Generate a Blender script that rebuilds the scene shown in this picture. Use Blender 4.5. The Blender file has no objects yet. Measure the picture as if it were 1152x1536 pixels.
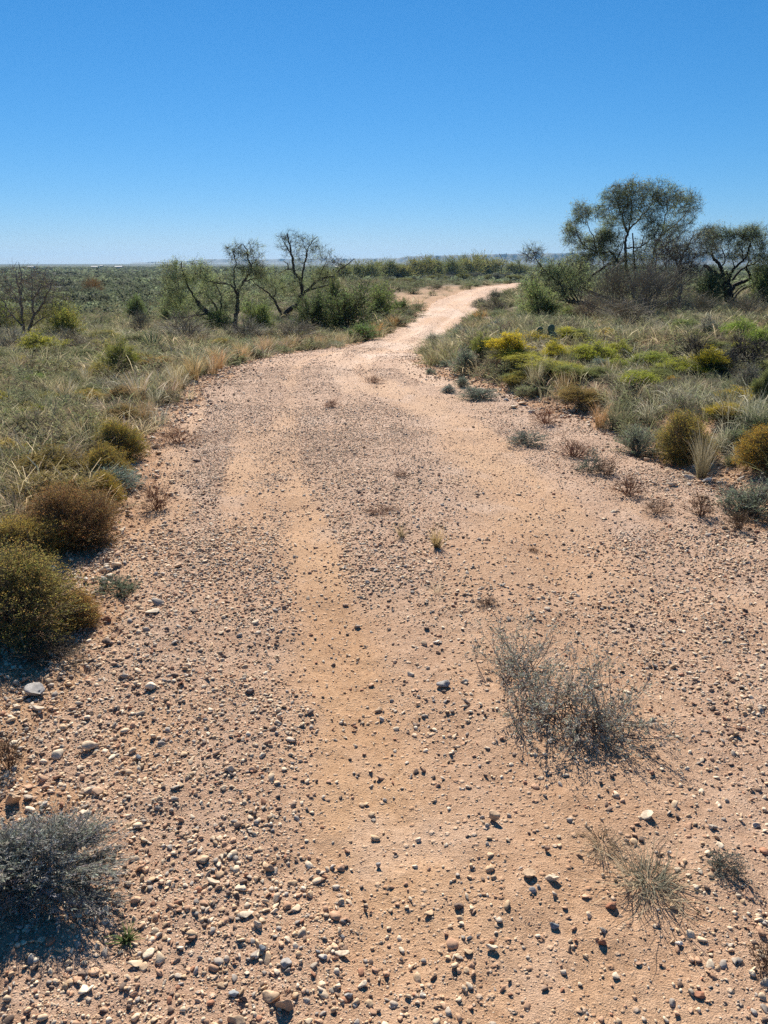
import bpy, bmesh, math
import numpy as np
R = math.radians
scene = bpy.context.scene
LINK = scene.collection.objects.link
rng = np.random.default_rng(7)
F = 1150.0                      # focal length in photo pixels (1152 x 1536)
PITCH = R(18.0)
EYE = 1.6
SUN_AZ, SUN_EL = R(-9.0), R(39.0)

# ------------------------------------------------------------------ noise
def _hash(ix, iy, s):
    n = (ix.astype(np.int64) * 374761393 + iy.astype(np.int64) * 668265263 + s * 982451653) & 0x7fffffff
    n = ((n ^ (n >> 13)) * 1274126177) & 0x7fffffff
    n = n ^ (n >> 16)
    return (n & 0xffff) / 65535.0
def vnoise(x, y, s=0):
    x = np.asarray(x, float); y = np.asarray(y, float)
    ix = np.floor(x); iy = np.floor(y); fx = x - ix; fy = y - iy
    fx = fx * fx * (3 - 2 * fx); fy = fy * fy * (3 - 2 * fy)
    a = _hash(ix, iy, s); b = _hash(ix + 1, iy, s); c = _hash(ix, iy + 1, s); d = _hash(ix + 1, iy + 1, s)
    return (a + (b - a) * fx) * (1 - fy) + (c + (d - c) * fx) * fy
def fbm(x, y, s=0, o=4):
    v = 0; a = .5; t = 0
    for k in range(o):
        v = v + a * vnoise(x * 2 ** k + 17.3 * k, y * 2 ** k - 9.1 * k, s + k); t += a; a *= .5
    return v / t
def sstep(a, b, x):
    t = np.clip((x - a) / (b - a), 0, 1)
    return t * t * (3 - 2 * t)

# ------------------------------------------------------------------ terrain
LE = np.array([(-14, -1.4), (0, -1.0), (1.5, -.95), (2.84, -1.3), (5.7, -1.95), (7.4, -2.25), (9.9, -2.4), (13.4, -2.5), (17, -2.3), (20, -1.9),
               (24, -1.0), (33, .6), (41, 1.8), (49, 3.2), (60, 6.4), (75, 13), (95, 26), (120, 46)])
RE = np.array([(-14, 2.4), (1.5, 2.45), (4.75, 2.5), (6.4, 2.4), (8.9, 2.05), (9.9, 1.55), (11.8, .9), (15, .65), (20, 1.0),
               (24, 1.7), (36, 3.7), (45, 5.6), (62, 10.4), (75, 18), (95, 32), (120, 52)])
def edges(y):
    l = 0; r = 0
    for d in (-1.0, -.4, 0, .4, 1.0):
        l = l + np.interp(y + d, LE[:, 0], LE[:, 1]); r = r + np.interp(y + d, RE[:, 0], RE[:, 1])
    return l / 5, r / 5
PY = [(-20, .1), (0, 0), (11, -.03), (14, -.12), (17, -.32), (24, -.85), (31, -1.05), (37, -1.0), (46, -.75), (61, -.2), (70, -.05), (78, -.1), (95, -1.1), (150, -4), (350, -5.9), (1000, -8), (3000, -9), (9500, -10)]
BY = [(-20, .1), (0, .04), (8, .0), (14, -.25), (30, -.85), (60, -2.1), (150, -4), (350, -5.8), (1000, -8), (3000, -9), (9500, -10)]
RY = [(-20, .1), (0, .12), (12, .12), (30, .0), (60, .05), (74, 0), (95, -1.1), (150, -4), (350, -5.9), (1000, -8), (3000, -9), (9500, -10)]
def ip(tab, y):
    a = np.array(tab, float); return np.interp(y, a[:, 0], a[:, 1])
def ipm(tab, y):
    w = np.maximum(.6, np.abs(y) * .08)
    return (ip(tab, y - w) + ip(tab, y) * 2 + ip(tab, y + w)) / 4
def hbase(x, y):
    l, r = edges(y)
    r0 = np.hypot(x, y)
    yy = np.where(y > 60, np.maximum(y, r0 * .9), y)
    p = ipm(PY, yy); b = ipm(BY, yy); rr = ipm(RY, yy)
    off = np.interp(y, [40, 55, 75, 90], [.1, 5, 16, 24])
    wl = np.interp(y, [0, 20, 30, 60, 80, 150], [2.5, 4, 6, 20, 28, 60])
    dl = l - off - x
    sl = sstep(0, 1, dl / wl)
    wr = np.interp(y, [0, 12, 18, 30, 60], [.7, .8, 2.6, 4, 6])
    dr = x - r
    sr = sstep(0, 1, dr / wr)
    h = p + sl * (b - p) + sr * (rr - p)
    near = 1 - sstep(35, 60, y)
    h = h + near * .15 * np.exp(-((dr - .8) / .3) ** 2) + near * .06 * np.exp(-((l - x - .55) / .3) ** 2)
    out = np.maximum(dl, dr)
    h = h + sstep(0, 2, out) * (fbm(x / 3.1, y / 3.1, 5, 3) - .5) * .22 + sstep(20, 120, r0) * (fbm(x / 40, y / 40, 8, 3) - .5) * .8
    return h, l, r
def inside(x, y, l, r):
    wob = (fbm(x * 1.7, y * 1.7, 31, 3) - .5) * .55 + (vnoise(x * 9, y * 9, 33) - .5) * .12
    return np.minimum(x - l, r - x) + wob
def sandmask(x, y):
    l, r = edges(y); u = (x - l) / np.maximum(r - l, .5) + .05 * (fbm(x * 1.1, y * .9, 53, 3) - .5)
    w1 = np.exp(-((u - .30) / .055) ** 2) * sstep(1.2, 2.0, y) * .8 + np.exp(-((u - .64) / .07) ** 2) * sstep(2.2, 5, y) * .65
    w2 = np.exp(-((x - .55 - .08 * (y - 2)) / (.38 + .03 * y)) ** 2) * .65
    w3 = np.exp(-(((x + .86) / .13) ** 2 + ((y - 2.35) / .28) ** 2))
    m = np.clip(w1 + w2 + w3 + 1.7 * (sstep(.45, .75, streak(x, y)) - .25) * sstep(2, 6, y), 0, 1)
    m = m * (.55 + .9 * fbm(x * 1.3, y * .8, 51, 3)) + (fbm(x * 2.3, y * 1.2, 57, 3) - .5) * .75
    return np.clip(m, 0, 1)
def streak(x, y):
    l, r = edges(y); u = (x - l) / np.maximum(r - l, .5)
    return fbm(u * 7.5 + .6 * (fbm(x * .4, y * .4, 81, 2) - .5), y * .16, 83, 3)
def relief(x, y):
    r0 = np.hypot(x, y)
    f1 = np.clip(1 - r0 / 9, 0, 1); f2 = np.clip(1.2 - r0 / 22, 0, 1)
    z = (fbm(x * 14, y * 14, 61, 4) - .5) * .022 * f1 + (fbm(x * 3.2, y * 2.4, 64, 3) - .5) * .05 * f2 + (fbm(x * .9, y * .5, 67, 2) - .5) * .05
    z = z + (streak(x, y) - .5) * -.075 * np.clip((y - 1.5) / 5, .25, 1)
    l, r = edges(y); u = (x - l) / np.maximum(r - l, .5)
    z = z - .028 * np.exp(-((u - .30) / .05) ** 2) - .028 * np.exp(-((u - .64) / .06) ** 2) + .02 * np.exp(-((u - .47) / .08) ** 2) * np.clip(y / 8, 0, 1)
    return z
def zs(x, y):
    x = np.asarray(x, float); y = np.asarray(y, float)
    h, l, r = hbase(x, y)
    i = inside(x, y, l, r)
    road = h + relief(x, y) + .02 - .08 * (1 - sstep(-.06, .14, i))
    soil = h + (fbm(x * 5, y * 5, 71, 3) - .5) * .05 - .06 * sstep(0, .25, i)
    return np.where((y < 118) & (y > -14), np.maximum(road, soil), soil)

def ray(px, py):
    xr = (px - 576) / F; yu = (768 - py) / F
    return np.array([xr, math.cos(PITCH) + math.sin(PITCH) * yu, -math.sin(PITCH) + math.cos(PITCH) * yu])
TT = np.geomspace(.8, 6000, 900)
def place(px, py):
    """the point of the ground seen at a photo pixel"""
    d = ray(px, py)
    z = EYE + d[2] * TT - zs(d[0] * TT, d[1] * TT)
    k = int(np.argmax(z < 0)) if (z < 0).any() else len(TT) - 1
    a, b = TT[max(k - 1, 0)], TT[k]
    for _ in range(14):
        m = (a + b) / 2
        if EYE + d[2] * m - float(zs(d[0] * m, d[1] * m)) < 0: b = m
        else: a = m
    return float(d[0] * b), float(d[1] * b), float(zs(d[0] * b, d[1] * b)), float(b)

# ------------------------------------------------------------------ mesh helpers
class Geo:
    def __init__(s): s.v = []; s.c = []; s.q = []; s.t = []; s.n = 0
    def add(s, v, q=None, c=None, t=None):
        v = np.asarray(v, np.float32).reshape(-1, 3)
        s.v.append(v)
        c = np.ones((len(v), 3), np.float32) if c is None else np.broadcast_to(np.asarray(c, np.float32), (len(v), 3))
        s.c.append(c)
        if q is not None and len(q): s.q.append(np.asarray(q, np.int64).reshape(-1, 4) + s.n)
        if t is not None and len(t): s.t.append(np.asarray(t, np.int64).reshape(-1, 3) + s.n)
        s.n += len(v)
    def arrays(s):
        q = np.concatenate(s.q) if s.q else np.zeros((0, 4), np.int64)
        t = np.concatenate(s.t) if s.t else np.zeros((0, 3), np.int64)
        return np.concatenate(s.v), q, t, np.concatenate(s.c)
    def mesh(s, name, mat, smooth=False):
        v, q, t, c = s.arrays()
        return make_mesh(name, v, q, t, c, mat, smooth)
def make_mesh(name, v, q, t, c, mat, smooth=False):
    me = bpy.data.meshes.new(name)
    me.vertices.add(len(v)); me.vertices.foreach_set('co', np.asarray(v, np.float32).ravel())
    nl = len(q) * 4 + len(t) * 3
    me.loops.add(nl)
    me.loops.foreach_set('vertex_index', np.concatenate([q.ravel(), t.ravel()]).astype(np.int32))
    st = np.concatenate([np.arange(len(q)) * 4, len(q) * 4 + np.arange(len(t)) * 3]).astype(np.int32)
    me.polygons.add(len(st)); me.polygons.foreach_set('loop_start', st)
    if smooth: me.polygons.foreach_set('use_smooth', np.ones(len(st), bool))
    me.update(calc_edges=True)
    if c is not None:
        a = me.color_attributes.new('Col', 'FLOAT_COLOR', 'POINT')
        a.data.foreach_set('color', np.concatenate([c, np.ones((len(c), 1))], 1).astype(np.float32).ravel())
    me.materials.append(mat)
    return me
def ob(name, me, parent=None, loc=(0, 0, 0), label=None, cat=None, group=None, kind=None, color=(1, 1, 1)):
    o = bpy.data.objects.new(name, me); LINK(o)
    o.location = loc; o.color = (*color, 1)
    if parent: o.parent = parent
    tag(o, label, cat, group, kind)
    return o
def tag(o, label=None, cat=None, group=None, kind=None):
    if label: o['label'] = label
    if cat: o['category'] = cat
    if group: o['group'] = group
    if kind: o['kind'] = kind
def copy_thing(src, name=None):
    c = src.copy(); LINK(c)
    for ch in src.children:
        d = ch.copy(); LINK(d); d.parent = c
    return c
def tint(o, col):
    o.color = (*col, 1)
    for ch in o.children: ch.color = (*col, 1)
def unit(v): return v / np.maximum(np.linalg.norm(v, axis=-1, keepdims=True), 1e-9)
def rand_perp(d, g):
    r = unit(g.normal(size=d.shape)); p = np.cross(d, r); return unit(p)
def strips(geo, pts, w, g, col, side=None):
    """N ribbons of K points; w (N,K); col (N,K,3) or (3,)"""
    N, K, _ = pts.shape
    if side is None: side = rand_perp(unit(pts[:, -1] - pts[:, 0]), g)
    off = side[:, None, :] * (w[..., None] / 2)
    v = np.stack([pts - off, pts + off], 2).reshape(-1, 3)
    b = (np.arange(N) * K * 2)[:, None] + (np.arange(K - 1) * 2)[None]
    q = np.stack([b, b + 1, b + 3, b + 2], -1).reshape(-1, 4)
    col = np.asarray(col, float)
    if col.ndim == 3: col = np.repeat(col[:, :, None, :], 2, 2).reshape(-1, 3)
    geo.add(v, q, col)
def tubes(geo, pts, rad, S=5, col=(1, 1, 1)):
    N, K, _ = pts.shape
    tan = np.empty_like(pts); tan[:, 1:-1] = pts[:, 2:] - pts[:, :-2]; tan[:, 0] = pts[:, 1] - pts[:, 0]; tan[:, -1] = pts[:, -1] - pts[:, -2]
    tan = unit(tan)
    ref = np.where(np.abs(tan[:, :1, 0:1]) < .8, np.array([1., 0, 0]), np.array([0, 1., 0]))
    a = unit(np.cross(tan, np.broadcast_to(ref, tan.shape))); b = np.cross(tan, a)
    th = np.arange(S) / S * 2 * np.pi
    ring = pts[:, :, None] + rad[:, :, None, None] * (a[:, :, None] * np.cos(th)[None, None, :, None] + b[:, :, None] * np.sin(th)[None, None, :, None])
    v = ring.reshape(-1, 3)
    base = (np.arange(N) * K * S)[:, None, None] + (np.arange(K - 1) * S)[None, :, None]
    j = np.arange(S)[None, None]; j2 = (np.arange(S) + 1) % S
    q = np.stack([base + j, base + j2, base + S + j2, base + S + j], -1).reshape(-1, 4)
    geo.add(v, q, col)
def leaves(geo, c, d, ln, wd, g, col, nrm=None):
    """diamond leaves: base c, direction d"""
    n = len(c); d = unit(d)
    s = rand_perp(d, g) if nrm is None else nrm
    ln = np.broadcast_to(np.asarray(ln, float), (n,))[:, None]; wd = np.broadcast_to(np.asarray(wd, float), (n,))[:, None]
    m = c + d * ln * .5
    v = np.stack([c, m + s * wd / 2, c + d * ln, m - s * wd / 2], 1).reshape(-1, 3)
    q = np.arange(n * 4).reshape(-1, 4)
    col = np.asarray(col, float)
    if col.ndim == 2: col = np.repeat(col, 4, 0)
    geo.add(v, q, col)
def vary(col, n, g, a=.25, b=.08):
    col = np.asarray(col, float)
    return np.clip(col * (1 + g.uniform(-a, a, (n, 1))) * (1 + g.uniform(-b, b, (n, 3))), 0, 1)
def mixc(a, b, t): return np.asarray(a) * (1 - t) + np.asarray(b) * t

# ------------------------------------------------------------------ materials
def nodes(name):
    m = bpy.data.materials.new(name); m.use_nodes = True
    nt = m.node_tree; nt.nodes.clear()
    out = nt.nodes.new('ShaderNodeOutputMaterial')
    N = lambda t, **k: _n(nt, t, k)
    return m, nt, out, N
def _n(nt, t, k):
    n = nt.nodes.new(t)
    for a, v in k.items():
        if a.startswith('i_'): n.inputs[a[2:].replace('_', ' ')].default_value = v
        else: setattr(n, a, v)
    return n
def mixrgb(nt, N, mode, fac, a, b):
    n = N('ShaderNodeMix', data_type='RGBA', blend_type=mode)
    for s, v in ((0, fac), (6, a), (7, b)):
        if hasattr(v, 'is_linked'): nt.links.new(v, n.inputs[s])
        else: n.inputs[s].default_value = v if s == 0 else (*v, 1)
    return n.outputs[2]
def ramp(nt, N, fac, stops):
    n = N('ShaderNodeValToRGB'); cr = n.color_ramp
    while len(cr.elements) < len(stops): cr.elements.new(.5)
    for e, (p, c) in zip(cr.elements, stops): e.position = p; e.color = (*c, 1) if len(c) == 3 else c
    nt.links.new(fac, n.inputs[0]); return n.outputs[0]
def foliage(name, trans=.45, rough=.75, spec=.1):
    m, nt, out, N = nodes(name)
    at = N('ShaderNodeAttribute', attribute_name='Col'); oi = N('ShaderNodeObjectInfo')
    col = mixrgb(nt, N, 'MULTIPLY', 1.0, at.outputs['Color'], oi.outputs['Color'])
    p = N('ShaderNodeBsdfPrincipled', i_Roughness=rough); p.inputs['Specular IOR Level'].default_value = spec
    t = N('ShaderNodeBsdfTranslucent'); mx = N('ShaderNodeMixShader'); mx.inputs[0].default_value = trans
    L = nt.links.new
    L(col, p.inputs['Base Color']); L(col, t.inputs['Color']); L(p.outputs[0], mx.inputs[1]); L(t.outputs[0], mx.inputs[2]); L(mx.outputs[0], out.inputs[0])
    return m
def stone_mat(name, attr):
    m, nt, out, N = nodes(name); L = nt.links.new
    if attr:
        base = N('ShaderNodeAttribute', attribute_name='Col').outputs['Color']
    else:
        base = N('ShaderNodeObjectInfo').outputs['Color']
    tc = N('ShaderNodeNewGeometry').outputs['Position']
    n1 = N('ShaderNodeTexNoise', i_Scale=45.0, i_Detail=5.0, i_Roughness=.65); L(tc, n1.inputs['Vector'])
    n2 = N('ShaderNodeTexNoise', i_Scale=260.0, i_Detail=3.0); L(tc, n2.inputs['Vector'])
    k = ramp(nt, N, n1.outputs['Fac'], [(.3, (.62, .58, .55)), (.7, (1.2, 1.18, 1.15))])
    col = mixrgb(nt, N, 'MULTIPLY', 1.0, base, k)
    col = mixrgb(nt, N, 'MULTIPLY', .5, col, ramp(nt, N, n2.outputs['Fac'], [(.35, (.7, .66, .62)), (.65, (1.15, 1.15, 1.15))]))
    b = N('ShaderNodeBump', i_Strength=.5, i_Distance=.004); L(n1.outputs['Fac'], b.inputs['Height'])
    p = N('ShaderNodeBsdfPrincipled', i_Roughness=.82); p.inputs['Specular IOR Level'].default_value = .3
    L(col, p.inputs['Base Color']); L(b.outputs[0], p.inputs['Normal']); L(p.outputs[0], out.inputs[0])
    return m
M_leaf = foliage('leaf'); M_flower = foliage('flower', .45); M_grass = foliage('grass', .45, .75, .12)
M_stem = foliage('stem', .05, .8, .15); M_sage = foliage('sage_leaf', .25, .7, .15)
M_stone = stone_mat('gravel_stone', True); M_rock = stone_mat('rock', False)
def bark_mat():
    m, nt, out, N = nodes('bark'); L = nt.links.new
    oi = N('ShaderNodeObjectInfo').outputs['Color']; tc = N('ShaderNodeTexCoord').outputs['Object']
    mp = N('ShaderNodeMapping'); mp.inputs['Scale'].default_value = (1, 1, .25); L(tc, mp.inputs[0])
    n1 = N('ShaderNodeTexNoise', i_Scale=28.0, i_Detail=5.0); L(mp.outputs[0], n1.inputs['Vector'])
    col = mixrgb(nt, N, 'MULTIPLY', 1.0, oi, ramp(nt, N, n1.outputs['Fac'], [(.3, (.045, .036, .03)), (.7, (.13, .108, .09))]))
    b = N('ShaderNodeBump', i_Strength=.8, i_Distance=.02); L(n1.outputs['Fac'], b.inputs['Height'])
    p = N('ShaderNodeBsdfPrincipled', i_Roughness=.9); p.inputs['Specular IOR Level'].default_value = .15
    L(col, p.inputs['Base Color']); L(b.outputs[0], p.inputs['Normal']); L(p.outputs[0], out.inputs[0]); return m
M_bark = bark_mat()
def soil_mat(name, road):
    m, nt, out, N = nodes(name); L = nt.links.new
    pos = N('ShaderNodeNewGeometry').outputs['Position']
    def noise(sc, det=4.0, rough=.55):
        n = N('ShaderNodeTexNoise', i_Scale=sc, i_Detail=det, i_Roughness=rough); L(pos, n.inputs['Vector']); return n.outputs['Fac']
    at = N('ShaderNodeAttribute', attribute_name='Col').outputs['Color']
    sp = N('ShaderNodeSeparateColor'); L(at, sp.inputs[0])
    big, mid, fine, grit = noise(.9), noise(6.0), noise(38.0, 5.0, .7), noise(230.0, 3.0, .7)
    if road:
        sand = ramp(nt, N, big, [(.3, (.52, .315, .18)), (.7, (.63, .41, .245))])
        grav = ramp(nt, N, mid, [(.3, (.47, .30, .20)), (.7, (.61, .43, .31))])
        col = mixrgb(nt, N, 'MIX', sp.outputs[0], grav, sand)           # R: sandiness
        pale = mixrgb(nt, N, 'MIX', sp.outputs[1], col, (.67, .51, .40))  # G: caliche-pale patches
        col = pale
    else:
        g0 = ramp(nt, N, mid, [(.3, (.12, .09, .06)), (.7, (.21, .16, .105))])
        far = ramp(nt, N, noise(.05, 6.0, .7), [(.35, (.04, .05, .032)), (.65, (.08, .09, .052))])
        bare = ramp(nt, N, big, [(.3, (.46, .27, .16)), (.7, (.55, .36, .22))])
        col = mixrgb(nt, N, 'MIX', sp.outputs[0], g0, bare)               # R: bare soil
        col = mixrgb(nt, N, 'MIX', sp.outputs[1], col, far)               # G: distant scrub colour
    col = mixrgb(nt, N, 'MULTIPLY', .8, col, ramp(nt, N, fine, [(.3, (.74, .68, .62)), (.65, (1.12, 1.12, 1.12))]))
    col = mixrgb(nt, N, 'MULTIPLY', .7, col, ramp(nt, N, grit, [(.3, (.68, .64, .6)), (.68, (1.2, 1.2, 1.2))]))
    hgt = N('ShaderNodeMath', operation='ADD'); L(fine, hgt.inputs[0]); L(grit, hgt.inputs[1])
    if road:
        # small stones set in the track: voronoi cells of several colours that also stand up in the bump
        for sc, lo, hi in ((62.0, .14, .34), (26.0, .10, .26)):
            v = N('ShaderNodeTexVoronoi', i_Scale=sc); L(pos, v.inputs['Vector'])
            cc = N('ShaderNodeSeparateColor'); L(v.outputs['Color'], cc.inputs[0])
            pick = ramp(nt, N, cc.outputs[0], [(.0, (.22, .13, .09)), (.25, (.40, .22, .14)), (.5, (.55, .40, .28)), (.75, (.62, .50, .39)), (1, (.34, .30, .27))])
            shape = ramp(nt, N, v.outputs['Distance'], [(lo, (1, 1, 1)), (hi, (0, 0, 0))])
            sel = ramp(nt, N, cc.outputs[1], [(.42, (0, 0, 0)), (.5, (1, 1, 1))])
            k = N('ShaderNodeMath', operation='MULTIPLY'); L(shape, k.inputs[0]); L(sel, k.inputs[1])
            k2 = N('ShaderNodeMath', operation='MULTIPLY'); L(k.outputs[0], k2.inputs[0]); L(sp.outputs[2], k2.inputs[1])
            col = mixrgb(nt, N, 'MIX', k2.outputs[0], col, pick)
            h2 = N('ShaderNodeMath', operation='MULTIPLY_ADD'); L(k2.outputs[0], h2.inputs[0]); h2.inputs[1].default_value = 1.4 if sc > 40 else 2.2
            L(hgt.outputs[0], h2.inputs[2]); hgt = h2
    b = N('ShaderNodeBump', i_Strength=.9, i_Distance=.011); L(hgt.outputs[0], b.inputs['Height'])
    p = N('ShaderNodeBsdfPrincipled', i_Roughness=.95); p.inputs['Specular IOR Level'].default_value = .12
    L(col, p.inputs['Base Color']); L(b.outputs[0], p.inputs['Normal']); L(p.outputs[0], out.inputs[0]); return m
M_road = soil_mat('track_soil', True); M_soil = soil_mat('range_soil', False)
def plain(name, col, rough=.8, sc=3.0, var=.2):
    m, nt, out, N = nodes(name); L = nt.links.new
    n1 = N('ShaderNodeTexNoise', i_Scale=sc, i_Detail=4.0); L(N('ShaderNodeTexCoord').outputs['Object'], n1.inputs['Vector'])
    c = np.array(col)
    k = ramp(nt, N, n1.outputs['Fac'], [(.3, tuple(c * (1 - var))), (.7, tuple(np.minimum(c * (1 + var), 1)))])
    p = N('ShaderNodeBsdfPrincipled', i_Roughness=rough); L(k, p.inputs['Base Color']); L(p.outputs[0], out.inputs[0]); return m

# ------------------------------------------------------------------ ground and track (polar sheet, fine near the camera)
th_f = np.arange(-42, 42.01, .23)
th_c = np.concatenate([np.arange(-180, -100, 6), np.arange(-100, -60, 3), np.arange(-60, -42, 1.0)])
th = np.radians(np.concatenate([th_c, th_f, -th_c[::-1]]))[:-1]
rad = np.concatenate([[.0005], np.geomspace(.25, 9400, 1300)])
TH, RA = np.meshgrid(th, rad)
X = RA * np.sin(TH); Y = RA * np.cos(TH)
H, EL, ER = hbase(X, Y); IN = inside(X, Y, EL, ER)
on = (Y < 118) & (Y > -14)
Zg = H + (fbm(X * 5, Y * 5, 71, 3) - .5) * .05 * np.clip(1.2 - RA / 40, 0, 1) - np.where(on, .06 * sstep(0, .25, IN), 0)
nr, nt_ = X.shape
idx = np.arange(nr * nt_).reshape(nr, nt_)
nx = np.roll(idx, -1, 1)
Q = np.stack([idx[:-1], idx[1:], nx[1:], nx[:-1]], -1)[:, :, ::-1].reshape(-1, 4)
bare = np.clip(sstep(-.9, .05, IN) * on + sstep(.56, .7, fbm(X * .7, Y * .7, 91, 3)) * .8 * (RA < 45), 0, 1)
pad = sstep(5.2, 3.2, EL - X + 2.2 * (fbm(X * .6, Y * .6, 93) - .5)) * sstep(40, 45, Y) * sstep(68, 62, Y) * (X < EL + 1)
bare = np.maximum(bare, pad * (.45 + .5 * fbm(X * .9, Y * .9, 99, 3)))
cg = np.stack([bare, sstep(40, 140, RA), RA * 0], -1).reshape(-1, 3)
me = make_mesh('ground', np.stack([X, Y, Zg], -1).reshape(-1, 3), Q, np.zeros((0, 3), int), cg, M_soil, True)
ob('ground', me, kind='structure')
Zr = H + relief(X, Y) + .02 - .08 * (1 - sstep(-.06, .14, IN))
keep = ((IN > -.25) & on & (Y > -13.5))
kq = keep.reshape(-1)[Q].all(1)
Qr = Q[kq]; used = np.unique(Qr); rm = np.full(nr * nt_, -1); rm[used] = np.arange(len(used))
SM = sandmask(X, Y)
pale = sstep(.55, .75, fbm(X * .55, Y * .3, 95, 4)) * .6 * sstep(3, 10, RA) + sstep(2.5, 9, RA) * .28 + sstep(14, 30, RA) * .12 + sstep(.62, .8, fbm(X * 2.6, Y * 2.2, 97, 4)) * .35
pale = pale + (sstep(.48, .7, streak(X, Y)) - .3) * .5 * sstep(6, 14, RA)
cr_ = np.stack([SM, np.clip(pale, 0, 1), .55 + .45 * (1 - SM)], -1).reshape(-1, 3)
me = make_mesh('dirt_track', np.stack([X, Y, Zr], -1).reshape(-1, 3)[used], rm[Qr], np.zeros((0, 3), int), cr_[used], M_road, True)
ob('dirt_track', me, kind='structure')

# ------------------------------------------------------------------ stones
def ico(sub):
    bm = bmesh.new(); bmesh.ops.create_icosphere(bm, subdivisions=sub, radius=1)
    v = np.array([x.co[:] for x in bm.verts]); f = np.array([[x.index for x in p.verts] for p in bm.faces]); bm.free(); return v, f
def stone_shape(sub, g, cuts=6, flat=.54, rough=.06, dr=(.32, .76)):
    v, f = ico(sub); v = v.copy()
    for _ in range(cuts):
        n = unit(g.normal(size=3)); d = g.uniform(*dr); s = v @ n
        v -= np.where(s > d, (s - d) * .92, 0)[:, None] * n
    v *= 1 + g.uniform(-rough, rough, (len(v), 1))
    v *= np.array([1, g.uniform(.62, .95), g.uniform(.75, 1.15) * flat])
    return v, f
PAL = np.array([(.55, .41, .27), (.47, .30, .20), (.63, .51, .37), (.68, .59, .46), (.34, .31, .28), (.17, .125, .10), (.38, .20, .125), (.56, .38, .255), (.47, .41, .34), (.27, .19, .14)]) * np.array([1.07, 1.03, .98])
PALW = np.array([.20, .11, .19, .15, .08, .07, .04, .09, .09, .05])
def scatter_stones(geo, x, y, r, sub, g, sink=.25, nvar=20, angular=10):
    n = len(x)
    if not n: return
    z = zs(x, y)
    tm = [stone_shape(sub, g, angular) for _ in range(nvar)]
    which = g.integers(0, nvar, n); a = g.uniform(0, 2 * np.pi, n); tl = g.normal(0, .22, (n, 2))
    col = PAL[g.choice(len(PAL), n, p=PALW / PALW.sum())] * (1 + g.uniform(-.18, .18, (n, 1)))
    for k in range(nvar):
        s = np.where(which == k)[0]
        if not len(s): continue
        v, f = tm[k]
        ca, sa = np.cos(a[s])[:, None], np.sin(a[s])[:, None]
        vx, vy, vz = v[:, 0][None], v[:, 1][None], v[:, 2][None]
        vz = vz + tl[s, :1] * vx + tl[s, 1:] * vy
        P = np.stack([ca * vx - sa * vy, sa * vx + ca * vy, vz + 0 * ca], -1) * r[s][:, None, None]
        P += np.stack([x[s], y[s], z[s] + r[s] * (.55 - sink)], -1)[:, None]
        geo.add(P.reshape(-1, 3), t=(f[None] + (np.arange(len(s)) * len(v))[:, None, None]).reshape(-1, 3), c=np.repeat(col[s], len(v), 0))
def sample_track(n, y0, y1, g, margin=.35, power=1.0):
    y = y0 + (y1 - y0) * g.random(n) ** power
    l, r = edges(y); half = (y * .64 + .6)
    lo = np.maximum(l - margin, -half); hi = np.minimum(r + margin, half)
    # even density: accept in proportion to the strip's width
    k = g.random(n) < (hi - lo) / 5.9
    y, lo, hi = y[k], lo[k], hi[k]
    x = lo + (hi - lo) * g.random(len(y))
    return x, y
gs = np.random.default_rng(21)
G1 = Geo()
def dens(x, y):
    d = 1.0 - .88 * sandmask(x, y)
    d *= .2 + 2.4 * fbm(x * 2.1, y * 2.1, 101, 4) ** 2.2
    d *= np.interp(x, [-1.2, -.3, .1, .6, 1.2], [1.5, 1.5, .8, .42, .8])
    return np.clip(d, .15, 1)
for n, y0, y1, rlo, rhi, sub in ((190000, .7, 3.2, .002, .0042, 1), (72000, .7, 3.4, .0042, .0088, 1), (26000, .7, 4.5, .0085, .0135, 2), (4600, .7, 6, .013, .021, 2),
                           (125000, 3.2, 7.6, .0038, .0085, 1), (30000, 3.4, 9, .008, .0145, 1), (2000, 4, 14, .014, .024, 2),
                           (84000, 5.4, 13, .0055, .0125, 1), (22000, 13, 34, .011, .022, 1), (3500, 34, 70, .02, .034, 1)):
    x, y = sample_track(n, y0, y1, gs)
    k = gs.random(len(x)) < dens(x, y); x, y = x[k], y[k]
    r = rlo * (rhi / rlo) ** (gs.random(len(x)) ** 1.6)
    scatter_stones(G1, x, y, r, sub, gs, sink=.28 if sub == 2 else .4)
# rubble along both banks
for n, y0, y1, rlo, rhi, sub in ((5200, 1.2, 8, .006, .022, 1), (500, 2, 9, .02, .038, 2), (4200, 8, 16, .012, .035, 1), (1600, 16, 40, .02, .05, 1)):
    y = gs.uniform(y0, y1, n); l, r_ = edges(y); side = gs.random(n) < .5
    offs = gs.normal(.18, .26, n)
    x = np.where(side, l - offs, r_ + offs)
    scatter_stones(G1, x, y, rlo * (rhi / rlo) ** (gs.random(n) ** 1.7), sub, gs, sink=.2)
ob('gravel', G1.mesh('gravel', M_stone, False), kind='stuff', label='pinkish tan gravel and pebbles strewn over the dirt track', cat='gravel')

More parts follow.
